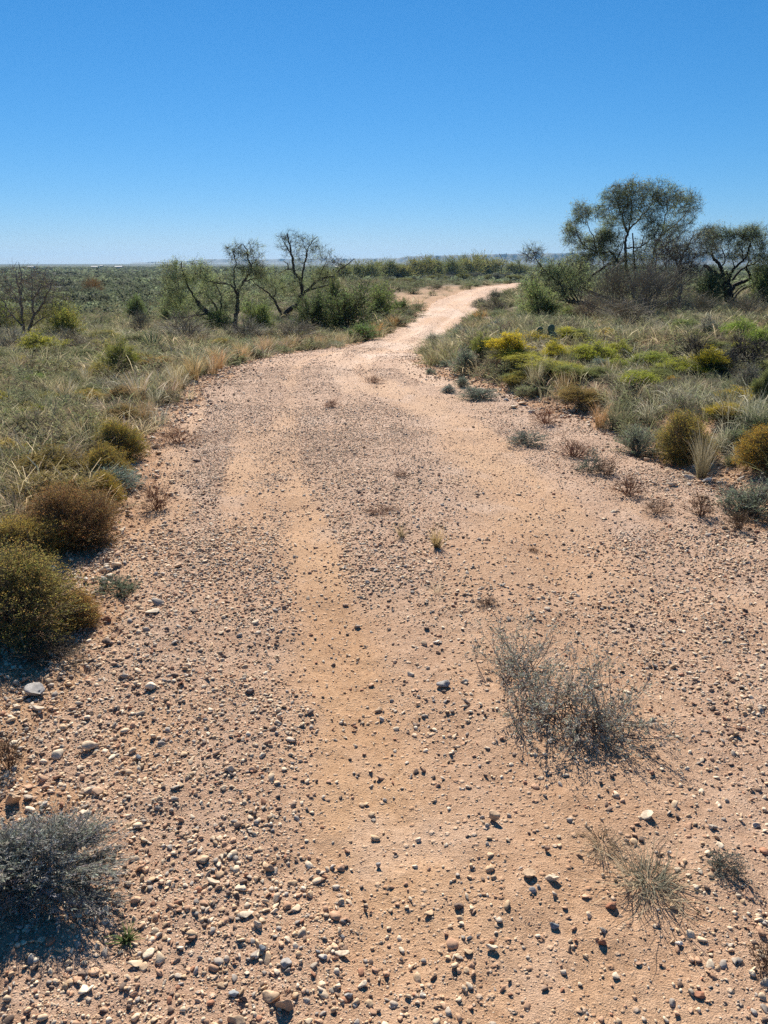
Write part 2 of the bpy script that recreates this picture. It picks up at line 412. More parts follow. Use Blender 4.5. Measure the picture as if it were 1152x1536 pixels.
RV = []
gr = np.random.default_rng(5)
for k in range(10):
    v, f = stone_shape(3, gr, 13 if k < 7 else 7, .68, .01, (.32, .7) if k < 7 else (.45, .85))
    n = np.array([vnoise(v[:, 0] * 2.6 + 9 * k, v[:, 1] * 2.6 + v[:, 2] * 1.9, 40 + k)]).T
    v = v * (1 + (n - .5) * .28)
    RV.append(make_mesh('rock', v, np.zeros((0, 4), int), f, None, M_rock, k >= 7))
TAN = (.52, .37, .24); PALE = (.66, .55, .41); WHITE = (.72, .66, .56); GREY = (.36, .34, .32); DARK = (.13, .10, .09); BROWN = (.26, .16, .11); RUST = (.36, .17, .10); BLUE = (.27, .29, .31)
def rock(px, py, w, h, col, label, var=None, flat=None, group=None, rot=None):
    x, y, z, t = place(px, py + h * .25)
    W = w * t / F / 2
    o = bpy.data.objects.new('rock', RV[gr.integers(0, 10) if var is None else var]); LINK(o)
    hz = (h * t / F / 2) * (1.15 if flat is None else flat)
    o.scale = (W, W * gr.uniform(.75, 1.0), max(hz, W * .3))
    o.location = (x, y + W * .5, float(zs(x, y + W * .5)) + o.scale[2] * .38)
    o.rotation_euler = (gr.normal(0, .15), gr.normal(0, .12), gr.uniform(-.5, .5) if rot is None else rot)
    o.color = (*col, 1)
    tag(o, label, 'rock', group)
    return o
for a in [
    (668, 1027, 27, 22, GREY, 'grey pitted rock lying left of the sprawling grey-green shrub', 1),
    (740, 1228, 30, 28, TAN, 'large tan angular rock alone on bare sand below the sprawling shrub', 0),
    (420, 1080, 14, 21, BROWN, 'dark upright blocky stone standing in the left gravel', 2),
    (701, 1055, 18, 13, DARK, 'blackish low stone just below the grey pitted rock', 6),
    (52, 1040, 42, 36, GREY, 'grey boulder in the shade below the big olive bush', 3),
    (55, 1066, 26, 14, PALE, 'pale tan stone in front of the shaded grey boulder', 4),
    (22, 1062, 20, 20, PALE, 'whitish stone left of the shaded grey boulder', 5),
    (127, 871, 17, 12, WHITE, 'small white stone at the right foot of the big olive bush', 0),
    (230, 918, 28, 13, PALE, 'flat pale slab on the gravel by the left road edge', 1),
    (160, 931, 20, 12, RUST, 'reddish brown stone beside the small rusty bush', 2),
    (303, 1291, 21, 16, TAN, 'rounded tan cobble in the gravel right of the grey shrub', 7),
    (318, 1327, 28, 11, PALE, 'flat cream coloured slab in the gravel right of the grey shrub', 4),
    (404, 1305, 15, 18, TAN, 'round pinkish brown cobble in the middle of the left gravel', 8),
    (364, 1378, 38, 15, PALE, 'long pale triangular slab in the lower left gravel', 5),
    (386, 1388, 15, 20, PALE, 'oval grey tan cobble touching the long pale slab', 9),
    (288, 1409, 18, 17, BROWN, 'dark brown lump in the lower left gravel', 3),
    (356, 1346, 14, 15, DARK, 'small dark pointed stone above the long pale slab', 2),
    (393, 1427, 21, 20, BLUE, 'slate coloured angular stone below the long pale slab', 0),
    (428, 1446, 19, 20, GREY, 'smooth grey round cobble near the bottom of the picture', 7),
    (426, 1512, 30, 36, TAN, 'largest tan oval cobble at the bottom edge, standing tilted', 8),
    (405, 1500, 34, 18, TAN, 'long tan cobble leaning against the largest tan cobble', 9),
    (350, 1493, 17, 12, BLUE, 'smooth grey oval pebble left of the long tan cobble', 7),
    (364, 1501, 14, 14, DARK, 'dark purple pebble beside the smooth grey oval pebble', 8),
    (486, 1437, 18, 14, WHITE, 'whitish angular stone left of a long pale flake', 1),
    (512, 1436, 30, 11, PALE, 'long pale flake right of the whitish angular stone', 4),
    (476, 1429, 11, 12, BLUE, 'bluish green pebble above the whitish angular stone', 6),
    (513, 1409, 13, 18, GREY, 'light grey stone with dark shadow above the long pale flake', 0),
    (798, 1314, 26, 20, TAN, 'brownish grey angular rock left of the flat pale tan rock', 3),
    (828, 1321, 32, 18, PALE, 'flat pale tan rock on the sand left of the dry grass tuft', 5),
    (800, 1338, 17, 14, GREY, 'grey stone under the brownish grey angular rock', 2),
    (918, 1360, 19, 19, RUST, 'dark reddish round stone below the dry grass tuft', 7),
    (904, 1416, 14, 16, RUST, 'orange red oval pebble in the lower right sand', 8),
    (832, 1392, 17, 13, BLUE, 'grey oval pebble below the flat pale tan rock', 9),
    (820, 1276, 15, 13, BROWN, 'brown pyramid shaped stone on sand left of the small dark tuft', 0),
    (1021, 1417, 15, 16, WHITE, 'white stone below the dry grass tuft on smooth sand', 1),
    (738, 1425, 22, 18, PALE, 'pale angular stone in the lower middle gravel', 4),
    (1067, 1242, 11, 14, WHITE, 'bright white pebble above the small grey forb', 5),
    (1003, 1281, 11, 13, WHITE, 'white cube shaped pebble just above the dry grass tuft', 0),
    (1018, 1305, 13, 10, PALE, 'pale pebble right of the dry grass tuft', 3),
    (637, 967, 17, 10, TAN, 'tan stone left of a white flake in mid track', 2),
    (655, 965, 14, 8, WHITE, 'white flat flake in mid track', 4),
    (697, 1023, 14, 10, PALE, 'oval pale pebble right of the grey pitted rock', 8),
    (616, 1012, 14, 9, PALE, 'pale pebble left of the grey pitted rock', 9),
    (569, 1065, 18, 14, TAN, 'pinkish stone in mid track with a dark shadow', 1),
    (635, 1157, 16, 13, BROWN, 'brown stone beside a pebble cluster in mid track', 6),
    (1128, 763, 34, 22, TAN, 'large tan boulder on the right bank at the picture edge', 8),
    (1140, 745, 22, 16, GREY, 'greyish stone above the large tan boulder on the right bank', 1),
    (1062, 721, 18, 12, WHITE, 'white stone at the foot of the tall bunchgrass', 7),
    (1035, 717, 22, 12, PALE, 'long pale stone on the right bank below the ochre dome bush', 9),
    (1010, 728, 18, 10, PALE, 'flat pale stone low on the right bank', 4),
    (770, 611, 20, 9, PALE, 'flat whitish stone on the middle of the right bank', 5),
    (786, 605, 18, 10, TAN, 'tan stone above the flat whitish stone on the right bank', 3),
    (760, 600, 12, 7, GREY, 'grey stone at the top of the rubble on the right bank', 2),
    (970, 690, 16, 9, TAN, 'tan stone below the ochre dome bush on the right bank', 0),
    (232, 672, 22, 9, PALE, 'long pale slab below the round olive bush by the left edge', 4),
    (228, 657, 14, 8, WHITE, 'whitish slab beside the round olive bush by the left edge', 5),
    (238, 680, 14, 8, TAN, 'tan slab under the long pale slab by the left edge', 3),
    (172, 1272, 14, 13, PALE, 'cream square stone behind the grey shrub at lower left', 0),
    (16, 1202, 30, 40, TAN, 'tan rock cut by the left picture edge above the grey shrub', 5),
    (130, 1222, 24, 17, PALE, 'pale stone on sand above the grey shrub', 1),
    (158, 805, 13, 12, GREY, 'upright grey stone right of the brown dome bush', 2),
    (125, 853, 18, 13, BROWN, 'brown stone in the shade of the brown dome bush', 6),
    (268, 849, 17, 12, TAN, 'reddish tan stone on the track right of the brown dome bush', 3),
    (374, 1038, 15, 13, DARK, 'dark stone in the upper left gravel', 7),
    (250, 945, 12, 10, DARK, 'small dark stone right of the flat pale slab', 2),
    (207, 1139, 18, 15, BLUE, 'blue grey stone in the gravel above the grey shrub', 0),
    (343, 1155, 17, 15, PALE, 'pale pinkish stone in the dense gravel at left', 8),
    (346, 1163, 14, 10, DARK, 'dark stone touching the pale pinkish stone', 6),
    (1044, 1020, 14, 8, PALE, 'flat white flake on the right of the track', 4),
    (1098, 1100, 17, 13, BROWN, 'brown stone near the right picture edge', 1),
    (975, 1225, 27, 18, PALE, 'crumbly whitish lump above the dry grass tuft', 3),
    (1137, 1240, 16, 12, GREY, 'grey stone near the right picture edge above the forb', 2),
    (1051, 1494, 16, 14, RUST, 'reddish stone at the lower right corner', 7),
    (545, 1478, 20, 17, PALE, 'pale stone among the pebbles at the bottom centre', 1),
    (523, 1495, 14, 16, GREY, 'grey oval pebble among the pebbles at the bottom centre', 7),
    (353, 1535, 32, 24, TAN, 'brown tan cobble cut by the bottom edge', 8),
    (567, 1300, 13, 13, GREY, 'grey pebble on the sandy strip', 0),
    (240, 1327, 14, 12, BROWN, 'brown pebble right of the grey shrub tip', 6),
]: rock(*a)
for k in range(150):
    side = gr.random() < .35
    y = gr.uniform(3.6, 13); l, r_ = edges(y); o_ = gr.normal(.34, .22)
    x = (l - o_) if side else (r_ + o_)
    s = gr.uniform(.018, .05)
    o = bpy.data.objects.new('rock', RV[gr.integers(0, 10)]); LINK(o)
    o.scale = (s, s * gr.uniform(.7, 1), s * gr.uniform(.45, .8)); o.location = (x, y, float(zs(x, y)) + o.scale[2] * .35)
    o.rotation_euler = (gr.normal(0, .2), gr.normal(0, .2), gr.uniform(0, 6.28))
    c = PAL[gr.choice([0, 2, 3, 3, 2, 7, 8])] * gr.uniform(.85, 1.15); o.color = (*c, 1)
    tag(o, 'fist sized rubble stone on the ' + ('left' if side else 'right') + ' road bank', 'rock', 'rubble stones on the ' + ('left' if side else 'right') + ' bank')
# ------------------------------------------------------------------ plant builders
def bez(P0, P1, P2, K):
    s = np.linspace(0, 1, K)[None, :, None]
    return P0[:, None] * (1 - s) ** 2 + 2 * P1[:, None] * s * (1 - s) + P2[:, None] * s ** 2
def shrub(g, W, H, n_main, n_sub, leaf=(.02, .003, 8), tip=(4, .006, .02), stemcol=(.16, .12, .09), leafcol=(.15, .15, .05), tipcol=(.4, .28, .06),
          low=.1, upright=.0, sw=.003, lump=.25, spread=.10, leaf0=.2, droop=0.0, tipfrac=1.0):
    S, Lf, Fl = Geo(), Geo(), Geo()
    az = g.uniform(0, 2 * np.pi, n_main); el = np.arcsin(np.clip(low + (1 - low) * g.random(n_main) ** (.75 - .4 * upright), 0, 1))
    ph = g.uniform(0, 9)
    k = (1 + lump * 2 * (vnoise(np.cos(az) * np.cos(el) * 1.9 + ph, np.sin(az) * np.cos(el) * 1.9 + np.sin(el) * 1.5, 3) - .5)) * g.uniform(.78, 1.05, n_main)
    E = np.stack([np.cos(az) * np.cos(el) * W / 2, np.sin(az) * np.cos(el) * W / 2, np.sin(el) * H - droop * H * np.cos(el) * .3], -1) * k[:, None]
    E[:, 2] = np.maximum(E[:, 2], .03 * H)
    P0 = np.stack([g.normal(0, .05 * W, n_main), g.normal(0, .05 * W, n_main), np.full(n_main, -.03 * H)], -1) + E * np.array([.12, .12, 0])
    P1 = P0 + (E - P0) * .5 + np.array([0, 0, .14 * H]) + g.normal(0, .04 * W, (n_main, 3))
    pts = bez(P0, P1, E, 4)
    strips(S, pts, np.tile(np.array([1.6, 1.2, .9, .5]) * sw, (n_main, 1)), g, vary(stemcol, n_main, g)[:, None].repeat(4, 1))
    n = n_main * n_sub; m = np.repeat(np.arange(n_main), n_sub); t = g.uniform(.4, .85, n)[:, None]
    A = P0[m] * (1 - t) ** 2 + 2 * P1[m] * t * (1 - t) + E[m] * t ** 2
    out = unit(E[m] * np.array([1, 1, .8]) + np.array([0, 0, .25 * H]))
    B = E[m] + g.normal(0, spread * W, (n, 3)) * np.array([1, 1, .6]) + out * g.uniform(-.08, .06, (n, 1)) * W
    B[:, 2] = np.maximum(B[:, 2], .02 * H)
    C = (A + B) / 2 + g.normal(0, .03 * W, (n, 3)) + np.array([0, 0, -.03 * H])
    sp = bez(A, C, B, 3)
    strips(S, sp, np.tile(np.array([.8, .6, .35]) * sw, (n, 1)), g, vary(stemcol, n, g)[:, None].repeat(3, 1))
    ll, lw, per = leaf
    if per:
        m2 = np.repeat(np.arange(n), per); s = g.uniform(leaf0, 1, n * per)[:, None]
        c = A[m2] * (1 - s) ** 2 + 2 * C[m2] * s * (1 - s) + B[m2] * s ** 2
        d = unit(B[m2] - A[m2]) + g.normal(0, .55, (n * per, 3))
        tree_col = vary(leafcol, n, g, .3, .12)[m2]
        leaves(Lf, c, d, g.uniform(.6, 1.2, n * per) * ll, g.uniform(.7, 1.2, n * per) * lw, g, vary((1, 1, 1), n * per, g, .2, .05) * tree_col)
    tn, ts, tspread = tip
    if tn:
        top = np.nonzero((B[:, 2] > np.quantile(B[:, 2], 1 - tipfrac)) | (tipfrac >= 1))[0]
        m3 = np.repeat(top, tn)
        c = B[m3] + g.normal(0, tspread, (len(m3), 3))
        leaves(Fl, c, g.normal(size=(len(m3), 3)) + np.array([0, 0, .6]), g.uniform(.7, 1.3, len(m3)) * ts, ts * .8, g, vary(tipcol, len(top), g, .3, .15)[np.repeat(np.arange(len(top)), tn)])
    return S, Lf, Fl
def shrub_proto(name, parts, loc=(0, 0, -50)):
    """parts: list of (part name, Geo, material)"""
    return [(pn, ge.mesh(name + '_' + pn, m), m) for pn, ge, m in parts if ge.n]
def put(name, meshes, loc, scale, rz, label, cat, group=None, col=(1, 1, 1), partcol=None):
    o = bpy.data.objects.new(name, None); LINK(o)
    o.empty_display_size = .1
    o.location = loc; o.scale = scale; o.rotation_euler = (0, 0, rz)
    tag(o, label, cat, group)
    for pn, me, m in meshes:
        c = bpy.data.objects.new(pn, me); LINK(c); c.parent = o
        cc = (partcol or {}).get(pn, col); c.color = (*cc, 1)
    return o
def locate(cx, by, w, h, minr=.28):
    """footprint and size of a plant whose outline in the photo is w x h pixels standing at (cx, by)"""
    x, y, z, t = place(cx, by)
    d = ray(cx, by); th_ = math.atan2(-d[2], d[1])
    Wm = w * t / F
    fwd = Wm * .42
    A = h * t / F
    Hm = max(minr * Wm, (A - fwd * math.sin(th_)) / math.cos(th_))
    xx = x * (y + fwd) / y; yy = y + fwd
    return xx, yy, float(zs(xx, yy)), Wm * (yy / y), Hm * (yy / y)
gp = np.random.default_rng(11)
ST = 'stems'
def std(name, tp): return shrub_proto(name, [(ST, tp[0], M_stem), ('foliage', tp[1], M_leaf), ('flower_heads', tp[2], M_flower)])
# dome bushes built at 1 m wide, 1 m tall, scaled in place; near ones dense, far ones lighter
NEARD = [std('dome', shrub(gp, 1, 1, 330, 11, (.05, .0065, 4), (5, .013, .016), (.21, .165, .11), (.23, .21, .085), (.42, .315, .09), low=.06, sw=.0065, lump=.22, spread=.07)) for _ in range(3)]
MIDD = [std('dome', shrub(gp, 1, 1, 120, 9, (.07, .010, 5), (11, .024, .03), (.18, .16, .12), (.19, .20, .085), (1.15, 1.15, 1.15), low=.12, sw=.009, lump=.36, tipfrac=.62, spread=.08)) for _ in range(5)]
GREYB = [std('low', shrub(gp, 1, 1, 120, 7, (.055, .012, 8), (0, 0, 0), (.16, .14, .12), (.31, .33, .26), low=.02, sw=.009, lump=.4)) for _ in range(4)]
TWIG = [std('twig', shrub(gp, 1, 1, 90, 9, (.03, .008, 1), (0, 0, 0), (.215, .20, .15), (.20, .20, .11), low=.1, sw=.007, lump=.35, spread=.14)) for _ in range(3)]
GREENB = [std('green', shrub(gp, 1, 1, 90, 8, (.058, .016, 12), (0, 0, 0), (.15, .125, .10), (.225, .25, .11), low=.02, upright=.0, sw=.009, lump=.6, spread=.15, leaf0=.0)) for _ in range(5)]
FP = []; GB = np.random.default_rng(91)
def dome(kind, cx, by, w, h, label, leaf=(1, 1, 1), tip=(1, 1, 1), stem=(1, 1, 1), cat='bush', name='dome_bush', group=None, minr=.28, rz=None):
    x, y, z, W, H_ = locate(cx, by, w, h, minr)
    if kind is MIDD: W *= 1.3; H_ *= .85; leaf = tuple(np.array(leaf) * np.array([.92, .82, .9]))
    if kind is TWIG: H_ *= 1.2; W *= 1.15
    me = kind[gp.integers(0, len(kind))]
    FP.append((x, y, W * (.5 if kind is NEARD else .3)))
    return put(name, me, (x, y, z - .01), (W * .93, W * .93, H_ * .97), gp.uniform(0, 6.28) if rz is None else rz, label, cat, group, partcol={'stems': stem, 'foliage': leaf, 'flower_heads': tip})

# ---- near left bushes
dome(NEARD, 36, 985, 188, 150, 'big olive domed bush at the left picture edge with ochre tips', leaf=(.9, .95, .7))
dome(NEARD, 112, 836, 150, 106, 'rusty brown domed bush of fine upright stems on the left edge', leaf=(1.1, .85, .8), tip=(.75, .55, .7), stem=(1.25, 1.05, .95))
dome(NEARD, 40, 858, 120, 76, 'ochre leafy bush squeezed between the brown dome and the big olive dome', leaf=(1.2, 1.1, .8), tip=(1.2, 1.1, .8))
dome(NEARD, 122, 950, 70, 62, 'small rusty bush clinging to the right side of the big olive bush', leaf=(1.3, 1, .9), tip=(1.3, .95, .9))
dome(NEARD, 182, 696, 74, 64, 'round olive bush by the left edge above a pale stone slab', leaf=(1.0, 1.05, .6), tip=(1.1, 1.05, .6))
dome(NEARD, 158, 728, 82, 60, 'flattened olive bush behind the blue grey one on the left', leaf=(1.1, 1.05, .7), tip=(1.15, 1.05, .7))
dome(NEARD, 156, 764, 62, 52, 'small yellowish olive bush above the rusty brown dome', leaf=(1.2, 1.15, .6), tip=(1.3, 1.15, .6))
dome(GREYB, 172, 742, 88, 40, 'low blue green grey bush between two olive bushes on the left', leaf=(.75, .95, .95), name='low_bush')
dome(MIDD, 90, 775, 110, 60, 'olive brown bush behind the rusty dome at left', leaf=(1.2, 1.05, .8), tip=(.32, .24, .07))
dome(MIDD, 15, 698, 56, 42, 'ochre flowered bush at the left picture edge beside pale curly grass', tip=(.46, .33, .05))
dome(MIDD, 80, 730, 90, 60, 'brownish olive bush in front of the curly grass at left', leaf=(1.2, 1, .8), tip=(.30, .22, .06))
dome(MIDD, 60, 834, 70, 50, 'dull olive bush between the ochre bush and the picture edge', leaf=(1.1, 1.0, .8), tip=(.32, .25, .06))
# ---- middle left
for a in [
    (66, 538, 54, 42, 'yellow topped bush over grey stems in front of the bare grey tree', (1.1, 1.2, .7), (.42, .40, .05)),
    (40, 526, 14, 15, 'tiny yellow bush touching the yellow topped bush at left', (1.1, 1.2, .7), (.55, .45, .04)),
    (180, 562, 42, 52, 'tall dark olive bush standing alone on the left grassland', (.8, 1.0, .6), (.30, .30, .06)),
    (168, 536, 24, 26, 'yellow flowered bush behind the tall dark olive bush', (1, 1.1, .6), (.50, .42, .05)),
    (42, 556, 28, 22, 'small yellow bush left of the green bush on the left', (1, 1.1, .6), (.55, .46, .04)),
    (76, 560, 50, 22, 'low green bush with few yellow tips on the left grassland', (1, 1.25, .6), (.30, .32, .08)),
    (54, 580, 40, 24, 'bright green low bush on the left grassland', (1, 1.5, .6), (.24, .32, .07)),
    (132, 612, 42, 27, 'ochre bush among pale grass in the middle of the left verge', (1.2, 1, .6), (.46, .30, .05)),
    (58, 632, 34, 24, 'yellow flowered bush over dark stems on the left verge', (1, 1.2, .6), (.50, .46, .04)),
    (4, 614, 24, 26, 'yellowish bush cut by the left picture edge', (1, 1.1, .6), (.46, .40, .05)),
    (150, 572, 40, 26, 'ochre green bush right below the tall dark olive bush', (1.1, 1.1, .6), (.38, .30, .05)),
    (235, 556, 60, 24, 'wide ochre bush below the yucca', (1.3, 1, .6), (.40, .26, .06)),
    (215, 552, 34, 26, 'small ochre bush left of the wide ochre bush', (1.2, 1.1, .6), (.36, .28, .06)),
    (190, 606, 46, 30, 'brownish bush under the pale wind-combed grass at left', (1.3, 1, .8), (.34, .22, .08)),
    (176, 636, 50, 32, 'rusty olive bush behind the round olive bush', (1.3, 1, .8), (.34, .23, .07)),
    (330, 527, 26, 20, 'ochre yellow bush in front of the black trunked mesquite', (1.1, 1, .6), (.44, .32, .06)),
    (110, 640, 50, 30, 'greyish olive bush left of the rusty olive bush', (1.1, 1.1, .9), (.30, .26, .10)),
    (30, 640, 50, 30, 'dull green bush between two yellow bushes at far left', (1, 1.2, .8), (.26, .27, .08)),
]: dome(MIDD, *a[:5], leaf=a[5], tip=a[6])
# ---- right verge
for a in [
    (762, 544, 50, 46, 'brightest yellow flowered bush on the right verge', (1, 1.1, .6), (.72, .56, .03)),
    (724, 542, 32, 38, 'olive green bush left of the brightest yellow bush', (1, 1.25, .6), (.30, .32, .07)),
    (797, 525, 18, 14, 'tiny bright yellow bush right of the brightest yellow bush', (1, 1.1, .6), (.75, .55, .03)),
    (806, 520, 44, 22, 'low orange yellow bush behind the tiny yellow bush', (1, 1.1, .6), (.56, .44, .05)),
    (833, 548, 36, 36, 'yellow bush with open dark stems below the prickly pear', (1, 1.1, .6), (.58, .50, .04)),
    (885, 548, 60, 38, 'wide yellow green dome bush in the middle of the right verge', (1, 1.3, .6), (.45, .46, .05)),
    (928, 545, 36, 34, 'yellow green bush right of the wide yellow green dome', (1, 1.3, .6), (.42, .42, .05)),
    (868, 512, 36, 18, 'dark green rounded bush behind the wide yellow green dome', (.9, 1.3, .7), (.18, .24, .07)),
    (900, 510, 36, 18, 'small orange yellow bush under the brush thicket', (1, 1.1, .6), (.60, .42, .05)),
    (920, 560, 34, 24, 'low lime bush below the yellow green bush', (1, 1.3, .6), (.36, .40, .05)),
    (976, 556, 54, 30, 'wide lime green bush on the right verge with pale grass before it', (1, 1.4, .6), (.34, .38, .06)),
    (1008, 566, 50, 30, 'lime yellow bush left of the forked dead shrub', (1, 1.3, .6), (.44, .44, .05)),
    (958, 584, 52, 32, 'yellow green bush among pale curling grass on the right verge', (1, 1.3, .6), (.42, .44, .05)),
    (1064, 562, 44, 42, 'yellow bush right of the forked dead shrub', (1, 1.2, .6), (.58, .48, .04)),
    (1104, 520, 56, 42, 'lime domed bush on a grey base under the broad dark mesquite', (1, 1.5, .6), (.30, .40, .07)),
    (1142, 530, 50, 46, 'lime bush at the right picture edge under the mesquite', (1, 1.45, .6), (.30, .38, .07)),
    (1110, 540, 40, 26, 'yellow green bush below the lime domed bush', (1, 1.3, .6), (.46, .44, .05)),
    (1096, 612, 50, 34, 'golden yellow bush above the two ochre domes', (1, 1.1, .6), (.66, .48, .04)),
    (1086, 640, 50, 34, 'yellow bush directly behind the tall bunchgrass', (1, 1.1, .6), (.55, .42, .04)),
    (1140, 610, 30, 60, 'tall dark green bush at the right picture edge above the ochre dome', (.9, 1.1, .7), (.20, .22, .08)),
    (1008, 577, 18, 14, 'tiny orange bush deep in the right verge grass', (1, 1, .6), (.75, .45, .03)),
    (1030, 500, 44, 22, 'pale green bush under the thin trunked mesquite', (1, 1.3, .8), (.26, .32, .10)),
    (875, 618, 60, 38, 'rusty olive bush hanging over the right bank', (1.3, 1.0, .8), (.34, .24, .07)),
    (780, 585, 44, 26, 'ochre green bush left of the first tall bunchgrass', (1.1, 1.1, .6), (.36, .30, .06)),
]: dome(MIDD, *a[:5], leaf=a[5], tip=a[6])
for k in range(22):
    cx = GB.uniform(735, 1152); by = GB.uniform(512, 585) + (cx - 900) * .03
    b_ = GB.random() < .55
    dome(MIDD, cx, by, GB.uniform(30, 62), GB.uniform(16, 28), 'olive yellow bush in the flowering band across the right verge' if b_ else 'dull green bush in the flowering band across the right verge', leaf=(1.05, 1.2, .7), tip=(.52, .48, .05) if b_ else (.27, .29, .09), group='olive yellow bushes of the flowering band' if b_ else 'dull green bushes of the flowering band')
for k in range(24):
    cx = GB.uniform(0, 330); by = GB.uniform(540, 640) - cx * .1
    if cx > 230 - (by - 545) * .9: cx *= .5
    b_ = GB.random() < .4
    dome(MIDD, cx, by, GB.uniform(30, 56), GB.uniform(16, 28), 'olive ochre bush among the grass of the left verge' if b_ else 'grey green bush among the grass of the left verge', leaf=(1.05, 1.1, .75), tip=(.36, .31, .07) if b_ else (.25, .26, .12), group='olive ochre bushes of the left verge' if b_ else 'grey green bushes of the left verge')
dome(NEARD, 1022, 704, 80, 76, 'ochre domed bush on the right bank left of the tall bunchgrass', leaf=(1.1, 1.1, .8), tip=(1.1, 1.05, .7))
dome(NEARD, 1136, 716, 76, 66, 'ochre orange domed bush at the right picture edge', leaf=(1.1, 1.0, .7), tip=(1.45, 1.2, .6))
for a in [
    (1120, 785, 105, 72, 'grey green low bush at the right picture edge below the ochre dome', (.8, .85, .75)),
    (955, 688, 70, 50, 'grey green leafy bush on the right bank', (.9, .95, .8)),
    (900, 560, 30, 22, 'blue grey bush under the wide yellow green dome', (.75, .95, 1.0)),
    (716, 602, 62, 22, 'flat grey green bush at the foot of the right bank', (.8, .9, .85)),
    (672, 590, 28, 14, 'small grey bush at the foot of the right bank', (.9, 1.0, 1.1)),
    (693, 582, 26, 20, 'rounded grey bush above the small grey bush on the right bank', (.85, .95, .9)),
    (646, 562, 18, 10, 'tiny grey green tuft on the bend of the right bank', (.8, .95, .85)),
    (668, 552, 20, 12, 'grey green tuft above the bend of the right bank', (.85, 1, .85)),
    (700, 562, 60, 38, 'grey green bush halfway up the right bank', (.85, .95, .8)),
    (655, 520, 46, 24, 'silvery grey bush on the crest of the right bank beside the track', (1.3, 1.3, 1.2)),
    (690, 512, 46, 24, 'silvery bush behind the crest of the right bank', (1.25, 1.25, 1.2)),
    (745, 500, 44, 20, 'grey bush under the low leaning mesquite', (1, 1, 1)),
    (1090, 560, 44, 40, 'dark grey brush between the yellow bush and the picture edge', (.7, .7, .7)),
    (1120, 600, 50, 50, 'dark grey brown tangled brush above the ochre dome', (.7, .65, .6)),
    (1060, 515, 50, 36, 'pale grey brush left of the lime domed bush', (1.1, 1.0, .95)),
    (720, 462, 30, 14, 'dark low bush right of the far track', (.6, .65, .55)),
    (742, 452, 30, 16, 'dark bush beside the far track near the leaning mesquite', (.6, .65, .55)),
    (590, 585, 1, 1, '', ()),
]:
    if a[4]: dome(GREYB, *a[:5], leaf=a[5], name='low_bush')

# ---- grey sage at the lower left
sg = np.random.default_rng(3)
sage = shrub(sg, 1, 1, 210, 12, (.034, .0062, 20), (0, 0, 0), (.19, .17, .14), (.36, .355, .30), low=.03, sw=.007, lump=.3, spread=.075, leaf0=.0)
x, y, z, W, H_ = locate(72, 1398, 262, 132)
put('grey_shrub', shrub_proto('sage', [(ST, sage[0], M_stem), ('foliage', sage[1], M_sage)]), (x, y - .09 * W, z), (W, W * .66, H_ * 1.32), 0, 'dense silver grey shrub in the lower left corner casting a dark shadow', 'bush')

# ---- sprawling shrub on the track: woody stems lying out from a crown, small grey green leaves
def sprawl(g, arms, label, px, py, lf=(.015, .0044, 7)):
    x0, y0, z0, t = place(px, py)
    S, Lf = Geo(), Geo()
    roots = []
    for q_ in ((772, 1015), (845, 1075), (895, 1085), (800, 1060)):
        a_ = place(*q_); roots.append((a_[0] - x0, a_[1] - y0, 0))
    roots = np.array(roots)
    for ax, ay, hh, n in arms:
        n = max(4, int(n * .6)); hh *= .64
        X_, Y_, Z_, t_ = place(ax, ay)
        # (ax, ay) is where the arm is seen: its tip stands hh above the ground
        d = ray(ax, ay); tt = (EYE - hh) / -d[2]; tip_ = np.array([d[0] * tt - x0, d[1] * tt - y0, hh])
        E = tip_ + g.normal(0, 1, (n, 3)) * np.array([.055, .06, .03]); E[:, 2] = np.maximum(E[:, 2], .012)
        dr_ = np.linalg.norm(roots[None] - E[:, None] * np.array([1, 1, 0]), axis=2) * g.uniform(.7, 1.4, (n, len(roots)))
        P0 = roots[np.argmin(dr_, 1)] + g.normal(0, .05, (n, 3)) * np.array([1, 1, 0])
        P1 = (P0 + E) / 2 + g.normal(0, .05, (n, 3)) * np.array([1, 1, .4]) + np.array([0, 0, .03])
        tubes(S, bez(P0, P1, E, 5), np.tile(np.array([2.2, 1.8, 1.4, 1.0, .6]) * .001, (n, 1)), 4, np.repeat(vary((.20, .15, .12), n, g), 20, 0))
        ns = 7; m = np.repeat(np.arange(n), ns); s = g.uniform(.3, 1, n * ns)[:, None]
        A = P0[m] * (1 - s) ** 2 + 2 * P1[m] * s * (1 - s) + E[m] * s ** 2
        B = A + unit(E[m] - P0[m]) * g.uniform(.02, .07, (n * ns, 1)) + g.normal(0, .028, (n * ns, 3)) + np.array([0, 0, .02]); B[:, 2] = np.maximum(B[:, 2], .006)
        C = (A + B) / 2 + g.normal(0, .006, A.shape)
        strips(S, bez(A, C, B, 3), np.tile(np.array([1.8, 1.4, .9]) * .001, (len(A), 1)), g, (.21, .16, .125))
        per = lf[2]; m2 = np.repeat(np.arange(len(A)), per); s = g.uniform(.1, 1, len(m2))[:, None]
        c = A[m2] * (1 - s) + B[m2] * s + g.normal(0, .004, (len(m2), 3))
        leaves(Lf, c, unit(B[m2] - A[m2]) + g.normal(0, .8, (len(m2), 3)), g.uniform(.6, 1.2, len(m2)) * lf[0], lf[1], g, vary((.38, .375, .30), len(m2), g, .35, .1))
    return put('sprawling_shrub', shrub_proto('sprawl', [(ST, S, M_stem), ('foliage', Lf, M_sage)]), (x0, y0, z0), (1, 1, 1), 0, label, 'shrub')
